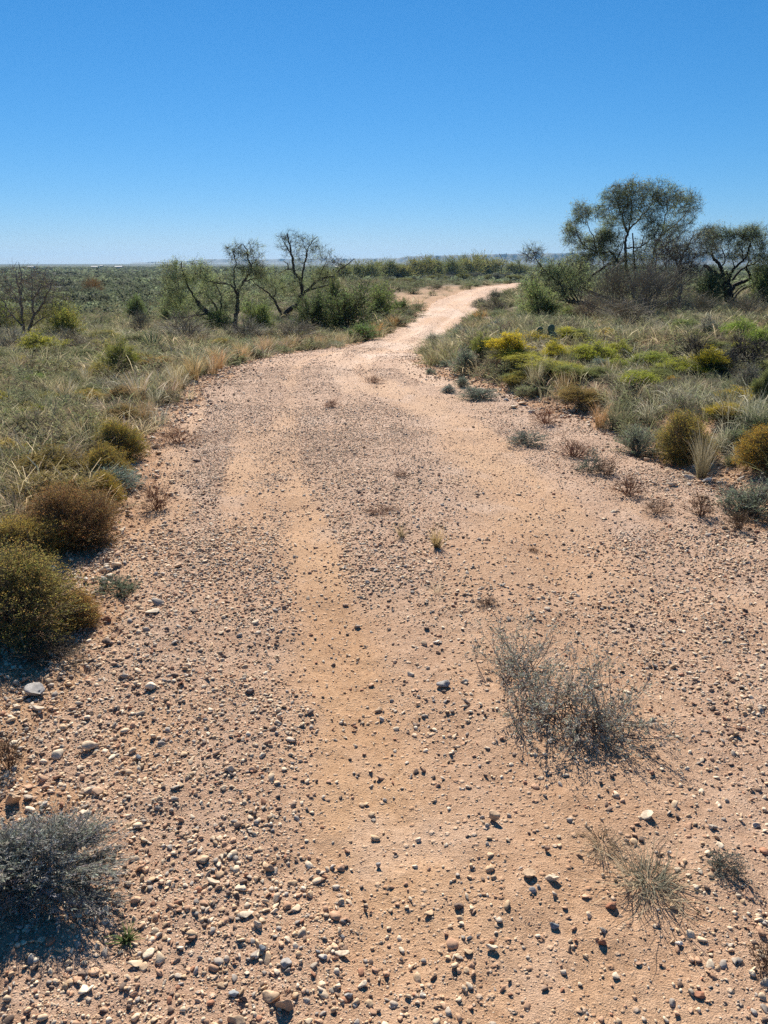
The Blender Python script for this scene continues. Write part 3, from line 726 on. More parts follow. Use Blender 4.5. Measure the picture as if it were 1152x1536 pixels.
sprawl(np.random.default_rng(8), [(725, 965, .10, 9), (770, 950, .17, 10), (800, 985, .17, 12), (760, 1000, .10, 10), (845, 965, .19, 9), (905, 1005, .16, 10), (850, 1020, .2, 16), (800, 1040, .15, 14), (880, 1050, .2, 18), (830, 1070, .16, 16), (920, 1060, .14, 14),
     (950, 1085, .06, 12), (975, 1135, .03, 9), (935, 1115, .04, 10), (790, 1110, .04, 9), (820, 1135, .02, 7), (860, 1100, .1, 14), (740, 985, .06, 8), (775, 1075, .05, 7), (890, 1135, .03, 6)],
     'sprawling grey green shrub with woody stems in the middle of the track', 866, 1085)

# ---- grasses
def tuft(g, n, H_, r0, wd, cb, ct, lean=.5, curl=.9, wind=0.0, K=6, head=0.0, flatten=0.0, lenvar=.45, kink=0.0):
    """n blades that arch out of one crown"""
    ge = Geo()
    az = g.uniform(0, 2 * np.pi, n); L0 = H_ * (1 - lenvar * g.random(n)); th0 = np.abs(g.normal(0, lean, n)); cu = curl * g.uniform(.4, 1.4, n)
    P = np.stack([np.cos(az), np.sin(az), az * 0], -1) * (r0 * np.sqrt(g.random(n)))[:, None]
    pts = [P]
    for k in range(K - 1):
        s = (k + .5) / (K - 1); a = np.minimum(th0 + cu * s * s, 2.4) + flatten
        az = az + (g.normal(0, kink, n) if kink else 0)
        d = np.stack([np.cos(az) * np.sin(a) - wind * s * s, np.sin(az) * np.sin(a), np.cos(a)], -1)
        pts.append(pts[-1] + d * (L0 / (K - 1))[:, None])
    pts = np.stack(pts, 1); pts[:, :, 2] = np.maximum(pts[:, :, 2], .004)
    w = np.linspace(1, .35, K)[None] * wd * g.uniform(.7, 1.3, (n, 1))
    hd = g.random(n) < head
    if hd.any(): w[hd, -3:-1] = wd * 2.0; w[hd, -1] = wd * 1.0
    s = np.linspace(0, 1, K)[None, :, None]
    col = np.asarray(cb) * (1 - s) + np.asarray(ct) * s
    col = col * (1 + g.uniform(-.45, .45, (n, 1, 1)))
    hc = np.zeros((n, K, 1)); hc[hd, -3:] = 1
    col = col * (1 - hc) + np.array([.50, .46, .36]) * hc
    strips(ge, pts, w, g, np.clip(col, 0, 1)); return ge
GG = np.random.default_rng(17)
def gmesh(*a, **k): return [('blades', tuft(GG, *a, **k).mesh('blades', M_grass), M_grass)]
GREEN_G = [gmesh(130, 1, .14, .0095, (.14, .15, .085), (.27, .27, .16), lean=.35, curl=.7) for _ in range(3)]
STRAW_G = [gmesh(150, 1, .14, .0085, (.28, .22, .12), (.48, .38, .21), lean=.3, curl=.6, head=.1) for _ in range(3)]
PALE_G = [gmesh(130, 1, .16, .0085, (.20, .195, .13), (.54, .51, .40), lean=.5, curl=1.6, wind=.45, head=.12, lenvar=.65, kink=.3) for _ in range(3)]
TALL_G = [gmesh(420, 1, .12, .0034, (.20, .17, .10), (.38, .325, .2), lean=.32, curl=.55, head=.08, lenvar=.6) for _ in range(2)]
def grass(kind, cx, by, w, h, label, group=None, col=(1, 1, 1), cat='grass tuft', name='grass_tuft'):
    x, y, z, t = place(cx, by); hh = h * t / F * .95; ww = w * t / F
    return put(name, kind[GG.integers(0, len(kind))], (x, y + ww * .3, float(zs(x, y + ww * .3)) - .01), (ww * .5 + hh * .22, ww * .5 + hh * .22, hh), GG.uniform(-.5, .5), label, cat, group, col)
for a in [
    (TALL_G, 1060, 722, 70, 98, 'tall fine bunchgrass between the two ochre domed bushes', (1, 1, 1)),
    (TALL_G, 806, 590, 52, 62, 'tall pale bunchgrass above the rubble on the right bank', (1.25, 1.25, 1.15)),
    (PALE_G, 132, 556, 54, 30, 'silvery curling grass left of the tall dark olive bush', (1, 1, 1.05)),
    (PALE_G, 84, 700, 76, 46, 'large silvery combed grass tussock on the left verge', (1, 1, 1.05)),
    (PALE_G, 8, 708, 40, 36, 'pale curly grass tussock cut by the left picture edge', (1.15, 1.1, 1.1)),
    (PALE_G, 36, 762, 66, 42, 'grey curly grass tussock behind the ochre leafy bush', (1, 1, 1.05)),
    (PALE_G, 225, 610, 72, 52, 'pale wind-combed grass at the left road edge', (1.1, 1.1, 1.05)),
    (PALE_G, 195, 600, 60, 44, 'silvery grass left of the pale wind-combed grass', (1, 1, 1)),
    (STRAW_G, 262, 592, 46, 54, 'straw coloured upright grass on the left road edge', (1, 1, .95)),
    (STRAW_G, 288, 572, 50, 50, 'golden straw grass at the bend of the left road edge', (1.15, 1.0, .8)),
    (STRAW_G, 325, 556, 50, 42, 'orange straw grass beside the near end of the left bend', (1.2, .85, .65)),
    (STRAW_G, 360, 545, 44, 30, 'rusty straw grass in front of the black trunked mesquite', (1.15, .8, .6)),
    (STRAW_G, 218, 640, 40, 56, 'brown dry grass above the reddish weed on the left edge', (.9, .75, .65)),
    (STRAW_G, 565, 505, 50, 26, 'orange brown grass where the track turns on the left', (1.1, .75, .45)),
    (STRAW_G, 540, 512, 40, 22, 'rusty grass at the inside of the far bend', (1.05, .75, .5)),
    (STRAW_G, 590, 492, 40, 24, 'brown grass beside the far track on its left', (.85, .65, .45)),
    (STRAW_G, 722, 482, 50, 22, 'orange tinted grass at the right edge of the far track', (1.0, .7, .4)),
    (GREEN_G, 1016, 690, 60, 70, 'green grey grass at the back of the ochre dome on the right bank', (1, 1, 1)),
    (PALE_G, 980, 640, 80, 70, 'pale arching grass behind the grey green leafy bush', (1, 1, .95)),
    (PALE_G, 930, 620, 70, 60, 'pale arching grass in the middle of the right verge', (.95, .9, .85)),
    (PALE_G, 1020, 620, 70, 56, 'silvery arching grass behind the ochre dome on the right', (1.05, 1.05, 1)),
    (STRAW_G, 905, 645, 60, 50, 'reddish straw grass over the right bank', (1.0, .75, .6)),
    (STRAW_G, 850, 600, 56, 50, 'straw grass right of the tall pale bunchgrass', (1, .9, .8)),
    (PALE_G, 1130, 650, 50, 100, 'long pale seed stalks at the right picture edge', (1.15, 1.15, 1.1)),
    (PALE_G, 1090, 680, 40, 90, 'long seed stalks leaning over the ochre orange dome', (1.1, 1.1, 1.0)),
]: grass(*a[:6], col=a[6])
# many more like them, scattered
def free(x, y):
    h, l, r = hbase(np.array([x]), np.array([y])); return float(inside(np.array([x]), np.array([y]), l, r)[0])
def infp(x, y, k):
    m = np.zeros(len(x), bool)
    for fx, fy, fr in FP: m |= (x - fx) ** 2 + (y - fy) ** 2 < (fr * k) ** 2
    return m
for side in ('left', 'right'):
    n = 0
    while n < 100:
        y = 4 + 24 * GG.random() ** 1.3
        x = GG.uniform(-.62, .62) * (y + .6)
        i = free(x, y)
        if i > -.12 or (x < 0) != (side == 'left') or abs(x) > .56 * y + .4 or infp(np.array([x]), np.array([y]), .95)[0] or (side == 'left' and y < 6.2): continue
        n += 1
        s = GG.uniform(.22, .42); k = GG.choice(3, p=[.35, .25, .4]); kind = (GREEN_G, STRAW_G, PALE_G)[k]
        v = GG.uniform(.75, 1.1)
        put('grass_tuft', kind[GG.integers(0, 3)], (x, y, float(zs(x, y)) - .01), (s * 1.1, s * 1.1, s), GG.uniform(-.6, .6),
            ('grey green', 'straw coloured', 'pale curling')[k] + f' bunchgrass tuft among the low growth on the {side} of the track', 'grass tuft', ('grey green', 'straw', 'pale curling')[k] + f' grass tufts on the {side} verge', (v, v, v))
for k in range(26):
    y = GG.uniform(6.5, 24); l, r_ = edges(np.array([y])); x = float(l[0]) - GG.uniform(.15, .7)
    s = GG.uniform(.25, .45); v = GG.uniform(.85, 1.15)
    put('grass_tuft', STRAW_G[GG.integers(0, 3)], (x, y, float(zs(x, y)) - .01), (s * 1.1, s * 1.1, s), GG.uniform(-.6, .6), 'straw grass tuft in the strip along the left road edge', 'grass tuft', 'straw grass along the left road edge', (v, v * GG.uniform(.8, 1), v * GG.uniform(.7, 1)))
# ---- weeds and tufts on the track
def tuftpx(cx, cy, wpx, hpx, label, n, cb, ct, lean, curl, wd, name='dry_grass_tuft', cat='grass tuft', flatten=0.0, head=0, K=6, up=1.0, r0=.12):
    x, y, z, t = place(cx, cy); r = wpx * t / F / 2
    ge = tuft(GG, n, r * 1.25, r * r0, wd, cb, ct, lean=lean, curl=curl, flatten=flatten, head=head, K=K, lenvar=.65, kink=.35)
    return put(name, [('blades', ge.mesh('blades', M_grass), M_grass)], (x, y, z), (1, 1, up), 0, label, cat)
tuftpx(972, 1325, 200, 110, 'big dry straw grass tuft spread flat on the lower right sand', 130, (.36, .30, .20), (.60, .50, .33), 1.1, .7, .0026, up=.6, r0=.42)
tuftpx(975, 1322, 90, 60, 'dense grey heart of the big dry straw tuft', 190, (.20, .20, .15), (.38, .36, .26), .9, 1.4, .0024, up=.7, r0=.5)
tuftpx(905, 1268, 84, 50, 'small dark dry grass tuft above the big straw tuft', 110, (.16, .13, .09), (.38, .29, .18), 1.0, 1.2, .0022, up=.6, r0=.4)
tuftpx(655, 822, 62, 34, 'small yellowish grass tuft in the middle of the track', 90, (.22, .18, .09), (.50, .36, .16), .45, .5, .004)
tuftpx(602, 806, 50, 20, 'low sparse grass tuft left of the yellowish tuft on the track', 50, (.24, .20, .11), (.40, .30, .16), .9, .7, .003)
tuftpx(655, 890, 72, 40, 'thin bleached straw tuft below the yellowish tuft', 28, (.46, .38, .26), (.60, .50, .36), .6, .8, .0022)
tuftpx(190, 1412, 60, 30, 'small green grass sprig at the right foot of the grey shrub', 46, (.10, .14, .05), (.17, .22, .08), .8, .6, .004, name='grass_sprig')
WEED = [std('weed', shrub(GG, 1, 1, 46, 6, (.07, .016, 3), (0, 0, 0), (.15, .105, .08), (.17, .135, .09), low=.03, sw=.011, lump=.5, spread=.13)) for _ in range(3)]
GWEED = [std('forb', shrub(GG, 1, 1, 40, 6, (.08, .022, 7), (0, 0, 0), (.14, .11, .09), (.19, .21, .175), low=.03, sw=.010, lump=.5, spread=.13)) for _ in range(3)]
for kind, cx, by, w, h, label, lc in [
    (GWEED, 1081, 1322, 54, 44, 'small grey forb right of the dry straw tuft', (.9, .9, .9)),
    (WEED, 1142, 1470, 48, 50, 'dark dry weed at the lower right picture edge', (.6, .5, .5)),
    (WEED, 730, 914, 36, 18, 'flat dark dry weed above the sprawling shrub', (.6, .5, .5)),
    (GWEED, 785, 672, 60, 28, 'grey weed standing on the right side of the track', (.85, .9, .85)),
    (GWEED, 880, 710, 38, 30, 'grey weed below the rusty weed on the right edge', (.8, .85, .8)),
    (WEED, 862, 690, 60, 34, 'rusty dry weed at the foot of the right bank', (1.2, .8, .7)),
    (WEED, 910, 716, 36, 36, 'upright brown weed at the foot of the right bank', (.9, .75, .7)),
    (WEED, 497, 612, 24, 14, 'small reddish weed alone on the middle of the track', (1.2, .7, .6)),
    (WEED, 270, 668, 60, 28, 'reddish dry weed on the left road edge', (1.3, .9, .7)),
    (WEED, 236, 770, 56, 56, 'brown dry weed with thin stems on the left road edge', (1.2, .85, .75)),
    (GWEED, 182, 900, 70, 40, 'sparse green grey weed right of the small rusty bush', (.8, .9, .7)),
    (WEED, 1050, 780, 44, 44, 'brown upright weed at the right edge below the rubble', (.9, .7, .6)),
    (WEED, 940, 748, 50, 36, 'thin rusty weed on the right edge of the track', (1.1, .8, .7)),
    (WEED, 985, 775, 40, 26, 'low brown weed right of the thin rusty weed', (.9, .7, .6)),
    (WEED, 1105, 800, 50, 36, 'dark brown weed below the grey green bush at right', (.8, .7, .6)),
    (WEED, 18, 1165, 50, 60, 'dark dry weed at the left picture edge above the grey shrub', (.7, .6, .55)),
    (WEED, 80, 1010, 110, 50, 'dark twiggy weed in the shade under the big olive bush', (.7, .7, .6)),
    (WEED, 820, 640, 50, 26, 'rusty weed on the rubble of the right bank', (1.3, .8, .6)),
    (WEED, 602, 716, 24, 12, 'small brown weed in the middle of the track', (1, .7, .6)),
    (WEED, 570, 775, 60, 12, 'flat reddish weed above the grass tufts on the track', (1.1, .75, .6)),
    (WEED, 800, 830, 20, 10, 'tiny brown weed on the right half of the track', (1, .7, .6)),
    (WEED, 560, 575, 30, 12, 'reddish weed where the track narrows', (1.2, .75, .6)),
    (GWEED, 700, 640, 1, 1, '', ()),
]:
    if label:
        x, y, z, W, H_ = locate(cx, by, w, h, .2)
        put('weed', kind[GG.integers(0, 3)], (x, y, z - .005), (W, W, H_), GG.uniform(0, 6.28), label, 'weed', partcol={'stems': tuple(np.array(lc) * 1.0), 'foliage': lc})

# ---- yucca, prickly pear, dead forked shrubs
x, y, z, t = place(229, 528); hh = 30 * t / F
yg = Geo(); n = 90; az = GG.uniform(0, 6.28, n); el = np.arcsin(GG.uniform(.05, 1, n))
d = np.stack([np.cos(az) * np.cos(el), np.sin(az) * np.cos(el), np.sin(el)], -1)
P0 = d * .06; pts = np.stack([P0, P0 + d * hh * .55, P0 + d * hh * GG.uniform(.8, 1.05, (n, 1))], 1)
strips(yg, pts, np.tile([.022, .02, .004], (n, 1)), GG, vary((.07, .10, .06), n, GG)[:, None].repeat(3, 1))
put('yucca', [('leaves', yg.mesh('leaves', M_leaf), M_leaf)], (x, y, z), (1, 1, 1), 0, 'dark spiky yucca in the left grassland', 'yucca')
bm = bmesh.new()
x, y, z, t = place(826, 516)
from mathutils import Matrix, Vector
pear = bpy.data.objects.new('prickly_pear', None); LINK(pear); pear.location = (x, y, z)
tag(pear, 'prickly pear cactus with flat upright pads among the yellow bushes', 'cactus')
M_pad = plain('cactus_pad', (.075, .12, .065), .5, 9, .2)
for ox, oy, oz, s, rz, ry in ((.02, 0, .13, .085, .3, .05), (-.03, .05, .12, .08, .9, -.2), (-.17, .1, .12, .075, -.4, .2), (-.01, 0, .27, .078, .35, .12), (.12, .12, .12, .07, 1.2, .3), (-.2, .1, .24, .06, -.3, -.15)):
    bm = bmesh.new(); bmesh.ops.create_icosphere(bm, subdivisions=3, radius=1)
    for v in bm.verts: v.co = Vector((v.co.x * s * (1 + .25 * v.co.z), v.co.y * s * .2, v.co.z * s * 1.35))
    mm = bpy.data.meshes.new('pad'); bm.to_mesh(mm); bm.free(); mm.materials.append(M_pad); mm.shade_smooth()
    c = ob('pad', mm, pear, (ox, oy, oz)); c.rotation_euler = (0, ry, rz)

# ------------------------------------------------------------------ trees
def tree(name, cat, label, base, limbs, puffs, seed, barkcol=(1, 1, 1), leafcol=(.15, .19, .08), leaf=(.07, .014), per=34, depth=.8, twr=.0115, group=None, fwd=0):
    g = np.random.default_rng(seed)
    bx, by, bz, t = place(*base); by += fwd
    bz = float(zs(bx * by / (by - fwd), by)); bx = bx * by / (by - fwd)
    def loc(px, py):
        d = ray(px, py); k = by / d[1]; return d[0] * k - bx, EYE + d[2] * k - bz
    mpp = by / F
    T, W_, C = Geo(), Geo(), Geo()
    nodes_ = np.array([[0, 0, 0.]])
    for k, (p0, p1, *pp) in enumerate(limbs):
        P = np.array([[*loc(*q)] for q in pp]); 
        near = nodes_[np.argmin((nodes_[:, 0] - P[0, 0]) ** 2 + (nodes_[:, 2] - P[0, 1]) ** 2)]
        cum = np.concatenate([[0], np.cumsum(np.linalg.norm(np.diff(P, axis=0), axis=1))])
        drift = g.uniform(-.45, .45) if k else 0
        P3 = np.stack([P[:, 0], near[1] + cum * drift, P[:, 1]], -1)
        # refine with wiggle
        m = max(6, int(len(P3) * 3.5)); s = np.linspace(0, cum[-1], m)
        Q_ = np.stack([np.interp(s, cum, P3[:, j]) for j in range(3)], -1)
        Q_[1:-1] = (Q_[:-2] + 2 * Q_[1:-1] + Q_[2:]) / 4
        wig = g.normal(0, .018 * cum[-1] ** .5, (m, 3)); wig[0] = 0
        Q_ = Q_ + wig * np.array([.6, 1.5, .6])
        if k == 0: Q_[0, 2] -= .12
        rr = np.linspace(p0, p1, m) * mpp / 2 * np.interp(p0, [3, 7], [.6, .85])
        if k == 0: rr[0] *= 1.3
        tubes(T, Q_[None], rr[None], 8)
        nodes_ = np.concatenate([nodes_, Q_])
    # twigs: grow toward points of the crown from the nearest wood
    ends, leafy = [], []
    for cx, cy, rx, ry, n, lf in puffs:
        n = int(n * 1.3); d = unit(g.normal(size=(n, 3))) * (g.random((n, 1)) ** .42)
        X0, Z0 = loc(cx, cy)
        yc = nodes_[np.argmin((nodes_[:, 0] - X0) ** 2 + (nodes_[:, 2] - Z0) ** 2), 1]
        e = np.stack([X0 + d[:, 0] * rx * 1.06 * mpp, yc * .6 + d[:, 1] * max(rx, ry) * mpp * depth, Z0 + d[:, 2] * ry * 1.02 * mpp], -1)
        ends.append(e); leafy.append(lf * g.choice([.05, .35, .9, 1.8], n))
    ends = np.concatenate(ends); leafy = np.concatenate(leafy); ends[:, 2] = np.maximum(ends[:, 2], .08)
    root = nodes_.copy(); d0 = np.min(np.linalg.norm(ends[:, None] - root[None], axis=2), 1)
    A, Mi, B, LFY = [], [], [], []
    pool = list(nodes_[1:])
    for i in np.argsort(d0):
        arr = np.array(pool); e = ends[i]
        dd = np.linalg.norm(arr - e, axis=1) + .5 * np.maximum(arr[:, 2] - e[2], 0)
        a = arr[np.argmin(dd)]
        mid = (a + e) / 2 + g.normal(0, .10, 3) * np.linalg.norm(e - a) + np.array([0, 0, .06 * np.linalg.norm(e - a)])
        A.append(a); Mi.append(mid); B.append(e); LFY.append(leafy[i]); pool += [mid, e, (a + 2 * mid + e) / 4 * .0 + (mid + e) / 2]
    A, Mi, B, LFY = np.array(A), np.array(Mi), np.array(B), np.array(LFY)
    n = len(A)
    ln = np.linalg.norm(B - A, axis=1)[:, None]
    r_ = np.clip(ln * .014, .35 * twr, 1.3 * twr) * np.linspace(1, .4, 5)[None]
    tubes(W_, bez(A, Mi, B, 5), r_, 3)
    # fine twiglets
    q = 8; m = np.repeat(np.arange(n), q); s = g.uniform(.3, 1, n * q)[:, None]
    a2 = A[m] * (1 - s) ** 2 + 2 * Mi[m] * s * (1 - s) + B[m] * s ** 2
    b2 = a2 + unit(unit(B[m] - A[m]) + g.normal(0, .75, (n * q, 3)) + np.array([0, 0, .15])) * g.uniform(.10, .34, (n * q, 1))
    strips(W_, bez(a2, (a2 + b2) / 2 + g.normal(0, .02, a2.shape), b2, 3), np.tile(np.array([1, .7, .45]) * twr * .7, (n * q, 1)), g, (1, 1, 1))
    cnt = g.poisson(np.clip(per * LFY[m] / q * 1.0, 0, None)); m2 = np.repeat(np.arange(n * q), cnt)
    if len(m2):
        s = g.uniform(.15, 1.05, len(m2))[:, None]
        c = a2[m2] * (1 - s) + b2[m2] * s + g.normal(0, .055, (len(m2), 3))
        d = unit(b2[m2] - a2[m2]) * .5 + g.normal(0, .6, (len(m2), 3)) + np.array([0, 0, -.35])
        leaves(C, c, d, g.uniform(.6, 1.25, len(m2)) * leaf[0], g.uniform(.7, 1.2, len(m2)) * leaf[1], g, vary((1, 1, 1), len(m2), g, .3, .1) * vary(leafcol, n, g, .25, .1)[m[m2]])
    o = bpy.data.objects.new(name, None); LINK(o); o.location = (bx, by, bz); tag(o, label, cat, group)
    ob('trunk', T.mesh('trunk', M_bark, True), o, color=barkcol)
    ob('twigs', W_.mesh('twigs', M_bark), o, color=tuple(np.array(barkcol) * 1.1))
    if C.n: ob('crown', C.mesh('crown', M_leaf), o)
    return o
GR = (.36, .41, .19)
tree('mesquite_tree', 'tree', 'black trunked mesquite with one limb sprawling left and one upright at left of the track', (362, 499), [
    (9, 8, (362.6, 499), (349, 485), (337, 484), (321, 475), (309, 467.5), (295, 452)), (5, 1.6, (295, 452), (285, 431.5), (281, 413), (277.5, 392.5)),
    (4.5, 1.5, (309, 470.6), (287, 475), (268, 475), (249, 478)), (4.5, 1.5, (327, 477), (324, 460), (313, 447), (302, 441), (290, 440)), (4, 1.3, (328, 474), (334, 458), (334, 442), (328, 425)),
    (3, 1.5, (287, 475), (280, 485), (277, 490)), (8, 6, (352, 488), (355.6, 464), (356, 442)), (6, 1.5, (356, 442), (358, 431), (365, 422), (374, 408), (375, 402), (371, 389), (368, 375), (363, 366)),
    (4.5, 1.2, (355.5, 441), (348, 428), (340, 425), (327, 424), (306, 419)), (4.5, 1.2, (355.6, 443), (349, 424), (348, 408), (350, 392), (346, 381), (343, 374)), (3.5, 1, (365, 422), (377, 419), (386, 416), (394, 414)),
    (3, 1, (334, 484), (330, 492), (333, 500))],
    [(268, 420, 24, 28, 90, 1.7), (300, 408, 26, 18, 60, 1.6), (312, 436, 26, 22, 60, 1.8), (268, 452, 26, 24, 70, 1.8), (345, 440, 22, 26, 40, 1.6), (290, 470, 30, 14, 30, 1.6), (355, 378, 22, 13, 60, .25), (378, 380, 16, 18, 40, .35), (378, 402, 20, 12, 45, .8), (352, 404, 16, 14, 26, .6), (345, 455, 16, 22, 24, 1.0), (385, 412, 16, 10, 26, .9)], 41, leafcol=GR)
tree('mesquite_tree', 'tree', 'leaning dark mesquite with a sparse crooked crown standing above the horizon at left', (420, 479), [
    (9, 7, (419, 480), (432, 466), (443, 459), (451, 446), (453.7, 437)), (6.5, 2, (453.7, 437), (451.7, 422), (440, 405), (441, 392), (437, 378), (434, 364), (433, 350)),
    (4.5, 1.3, (452, 424), (454, 408), (458, 391), (464, 366), (470, 360), (476, 355)), (6, 1.3, (447, 446), (462, 434.6), (476.7, 420), (499.6, 414), (514, 401), (531, 389)),
    (4.5, 1.2, (460, 436), (481, 430), (495, 427), (506, 416)), (4.5, 1.2, (441, 405), (431, 403), (423, 408), (414, 411.7)), (3.5, 1, (432, 403), (432, 396), (424, 391)),
    (5.5, 1.3, (422.5, 472), (414, 453), (404, 439), (385, 426), (378, 418)), (3, 1, (437, 380), (428, 366), (424, 356)), (3, 1, (458, 391), (462, 380), (456, 366)), (3, 1, (476, 420), (484, 402), (490, 390)), (3, 1, (410, 446), (415, 440), (414, 430))],
    [(433, 362, 18, 16, 75, .22), (462, 368, 18, 16, 70, .28), (448, 385, 22, 16, 60, .45), (480, 380, 18, 12, 45, .35), (505, 396, 26, 12, 60, .12), (500, 415, 26, 12, 60, .35), (415, 425, 28, 22, 75, 1.7), (440, 430, 24, 22, 55, 1.6), (395, 412, 22, 14, 50, 1.7), (480, 412, 24, 14, 50, 1.3), (400, 450, 24, 20, 40, 1.6), (475, 445, 26, 18, 40, 1.4)], 43, leafcol=GR)
tree('bare_tree', 'tree', 'bare grey many stemmed tree at the far left', (38, 504), [
    (6, 3, (36, 505), (33, 470), (30, 440)), (4, 1.2, (30, 440), (24, 420), (20, 403)), (6, 3, (37, 503), (38, 470), (42, 440)), (4, 1.2, (42, 440), (44, 415), (42, 394)), (6.5, 3, (44, 500), (52, 475), (55, 450)), (4, 1.2, (55, 450), (66, 425), (70, 402)),
    (5, 1.2, (54, 472), (70, 455), (85, 433), (97, 412)), (4.5, 1.3, (34, 488), (18, 470), (8, 450), (0, 440)), (4, 1.2, (32, 460), (16, 440), (6, 420)), (3, 1, (55, 450), (57, 425), (56, 405)), (4, 1.1, (48, 490), (68, 475), (90, 466)), (3, 1, (20, 472), (5, 478), (-12, 470)), (3, 1, (70, 455), (88, 452), (100, 446))],
    [(30, 420, 36, 22, 60, .02), (66, 425, 30, 22, 50, .03), (8, 440, 28, 24, 36, .03), (84, 440, 26, 22, 36, .3), (50, 450, 34, 26, 30, .2), (92, 470, 24, 20, 40, 1.6), (20, 480, 30, 18, 30, 1.0), (60, 478, 30, 18, 36, 1.2)], 45, barkcol=(3.0, 2.9, 2.75), leafcol=(.22, .24, .06), twr=.012)
tree('mesquite_tree', 'tree', 'low mesquite leaning left almost to the ground beside the far track', (892, 468), [
    (8, 8, (893, 468), (886, 458), (877, 455), (863, 454), (852, 452)), (5, 1.3, (852, 452), (840.6, 427), (824, 413), (807, 393), (799, 376)), (4.5, 1.2, (863, 452), (854, 435), (845, 427), (835, 421), (826, 405)), (4, 1, (850, 452), (835, 449), (813, 445), (796, 446)),
    (4, 1, (858, 453), (846, 440), (838, 436)), (4, 1, (868, 453), (860, 436), (850, 415), (846, 400)), (3, 1, (872, 455), (868, 440), (866, 425)), (3, 1, (840, 427), (832, 428), (818, 426)), (3, 1, (852, 452), (842, 460), (830, 462))],
    [(800, 381, 14, 14, 40, .25), (820, 410, 24, 20, 70, 1.0), (806, 440, 24, 24, 80, 1.2), (845, 408, 20, 18, 60, 1.0), (870, 420, 20, 20, 45, .9), (800, 462, 20, 10, 40, 1.0), (840, 435, 20, 14, 45, .8)], 47, leafcol=(.34, .40, .19))
tree('mesquite_tree', 'tree', 'tallest mesquite with feathery crown at right of the track', (952, 458), [
    (7, 4.5, (954, 459), (948, 432), (940, 405), (938, 379)), (5.5, 4.5, (938, 379), (939, 362), (946, 349), (942, 340)), (4, 1, (943, 345), (940, 335), (934, 318), (927, 302), (916, 282)), (4, 1, (946, 349), (950, 340), (960, 332), (968, 322), (977, 315), (984, 296), (990, 277)),
    (4, 1, (947, 347), (952, 310), (946, 290), (942, 274)), (4.5, 2.5, (950, 440), (951, 400), (948, 370), (946, 350)), (5, 4, (956, 455), (975, 425), (990, 390), (993, 377)), (4.5, 1, (993, 377), (1000, 358), (1004, 345), (1007, 316), (1010, 286)), (4, 1, (1003, 352), (1016, 343), (1029, 335), (1044, 322), (1054, 308)),
    (4, 1, (993, 378), (1012, 368), (1034, 352), (1050, 340)), (6, 3.5, (946, 455), (900, 445), (872, 432), (882, 420), (893, 410), (905, 400), (916, 396)), (5, 1.2, (925, 392), (915, 378), (893, 379), (880, 372), (871, 368), (862, 355), (857, 345)), (3, 1, (889, 378), (886, 358), (878, 345), (871, 332), (868, 316)),
    (3.5, 1, (939, 372), (960, 372), (980, 352), (985, 335)), (3, 1, (960, 372), (965, 352), (962, 345)), (5, 3, (938, 392), (925, 392), (912, 397)), (4, 1, (955, 430), (930, 420), (912, 425)), (4, 1, (970, 432), (985, 425), (1000, 405)), (4.5, 1.2, (938, 458), (925, 425), (922, 395), (932, 350)), (4.5, 1.2, (968, 458), (982, 425), (980, 390), (972, 350)), (4, 1.2, (975, 452), (998, 420), (1008, 385), (1018, 348)), (4, 1.2, (945, 456), (912, 430), (900, 400), (890, 380))],
    [(925, 295, 20, 20, 100, .75), (950, 290, 24, 20, 120, .75), (985, 292, 20, 22, 90, .7), (1008, 300, 20, 22, 95, .85), (1040, 310, 24, 24, 110, .7), (960, 318, 26, 18, 90, .7), (925, 335, 20, 28, 90, 1.3), (912, 365, 18, 16, 50, 1.2), (940, 318, 14, 18, 40, .9), (975, 335, 18, 14, 40, .8), (895, 318, 14, 10, 30, .7), (868, 322, 15, 18, 60, .9), (856, 352, 16, 18, 70, 1.1), (880, 372, 24, 16, 90, 1.1), (900, 358, 14, 14, 50, 1.0), (985, 350, 26, 20, 90, .7), (1020, 345, 28, 16, 85, .5), (870, 396, 26, 16, 80, 1.0), (870, 425, 24, 20, 60, .7), (930, 420, 34, 26, 90, .35), (985, 425, 34, 26, 90, .3), (1040, 425, 24, 24, 50, .4), (910, 385, 20, 14, 40, .7), (950, 390, 30, 30, 110, .6), (990, 385, 30, 28, 110, .55), (925, 400, 26, 22, 70, .7), (1020, 372, 22, 18, 60, .6)], 49, leafcol=(.27, .315, .17), leaf=(.08, .016))
tree('mesquite_tree', 'tree', 'thin straight trunked mesquite with bare grey twigs at right', (1020, 468), [
    (7, 5.5, (1020, 469), (1020, 440), (1021, 415), (1020, 399)), (5, 1.2, (1020, 402), (1012, 385), (1004, 372), (998, 358)), (5, 1.2, (1020, 400), (1028, 380), (1040, 362), (1050, 345)), (4, 1, (1021, 415), (1035, 402), (1048, 396)), (4, 1, (1020, 420), (1002, 408), (988, 402)), (3.5, 1, (1021, 430), (1034, 418), (1046, 414)), (3.5, 1, (1020, 450), (1008, 440), (996, 432)), (3.5, 1, (1022, 455), (1010, 450), (1000, 456)), (4, 1, (1021, 400), (1022, 380), (1024, 365))],
    [(1005, 375, 26, 22, 90, .15), (1040, 370, 24, 22, 90, .3), (1000, 410, 26, 20, 80, .08), (1040, 405, 20, 18, 70, .1), (1020, 390, 26, 22, 80, .1), (1062, 352, 16, 14, 40, .8), (1070, 368, 16, 14, 35, .7)], 51, barkcol=(1.5, 1.45, 1.45), leafcol=(.27, .30, .18))
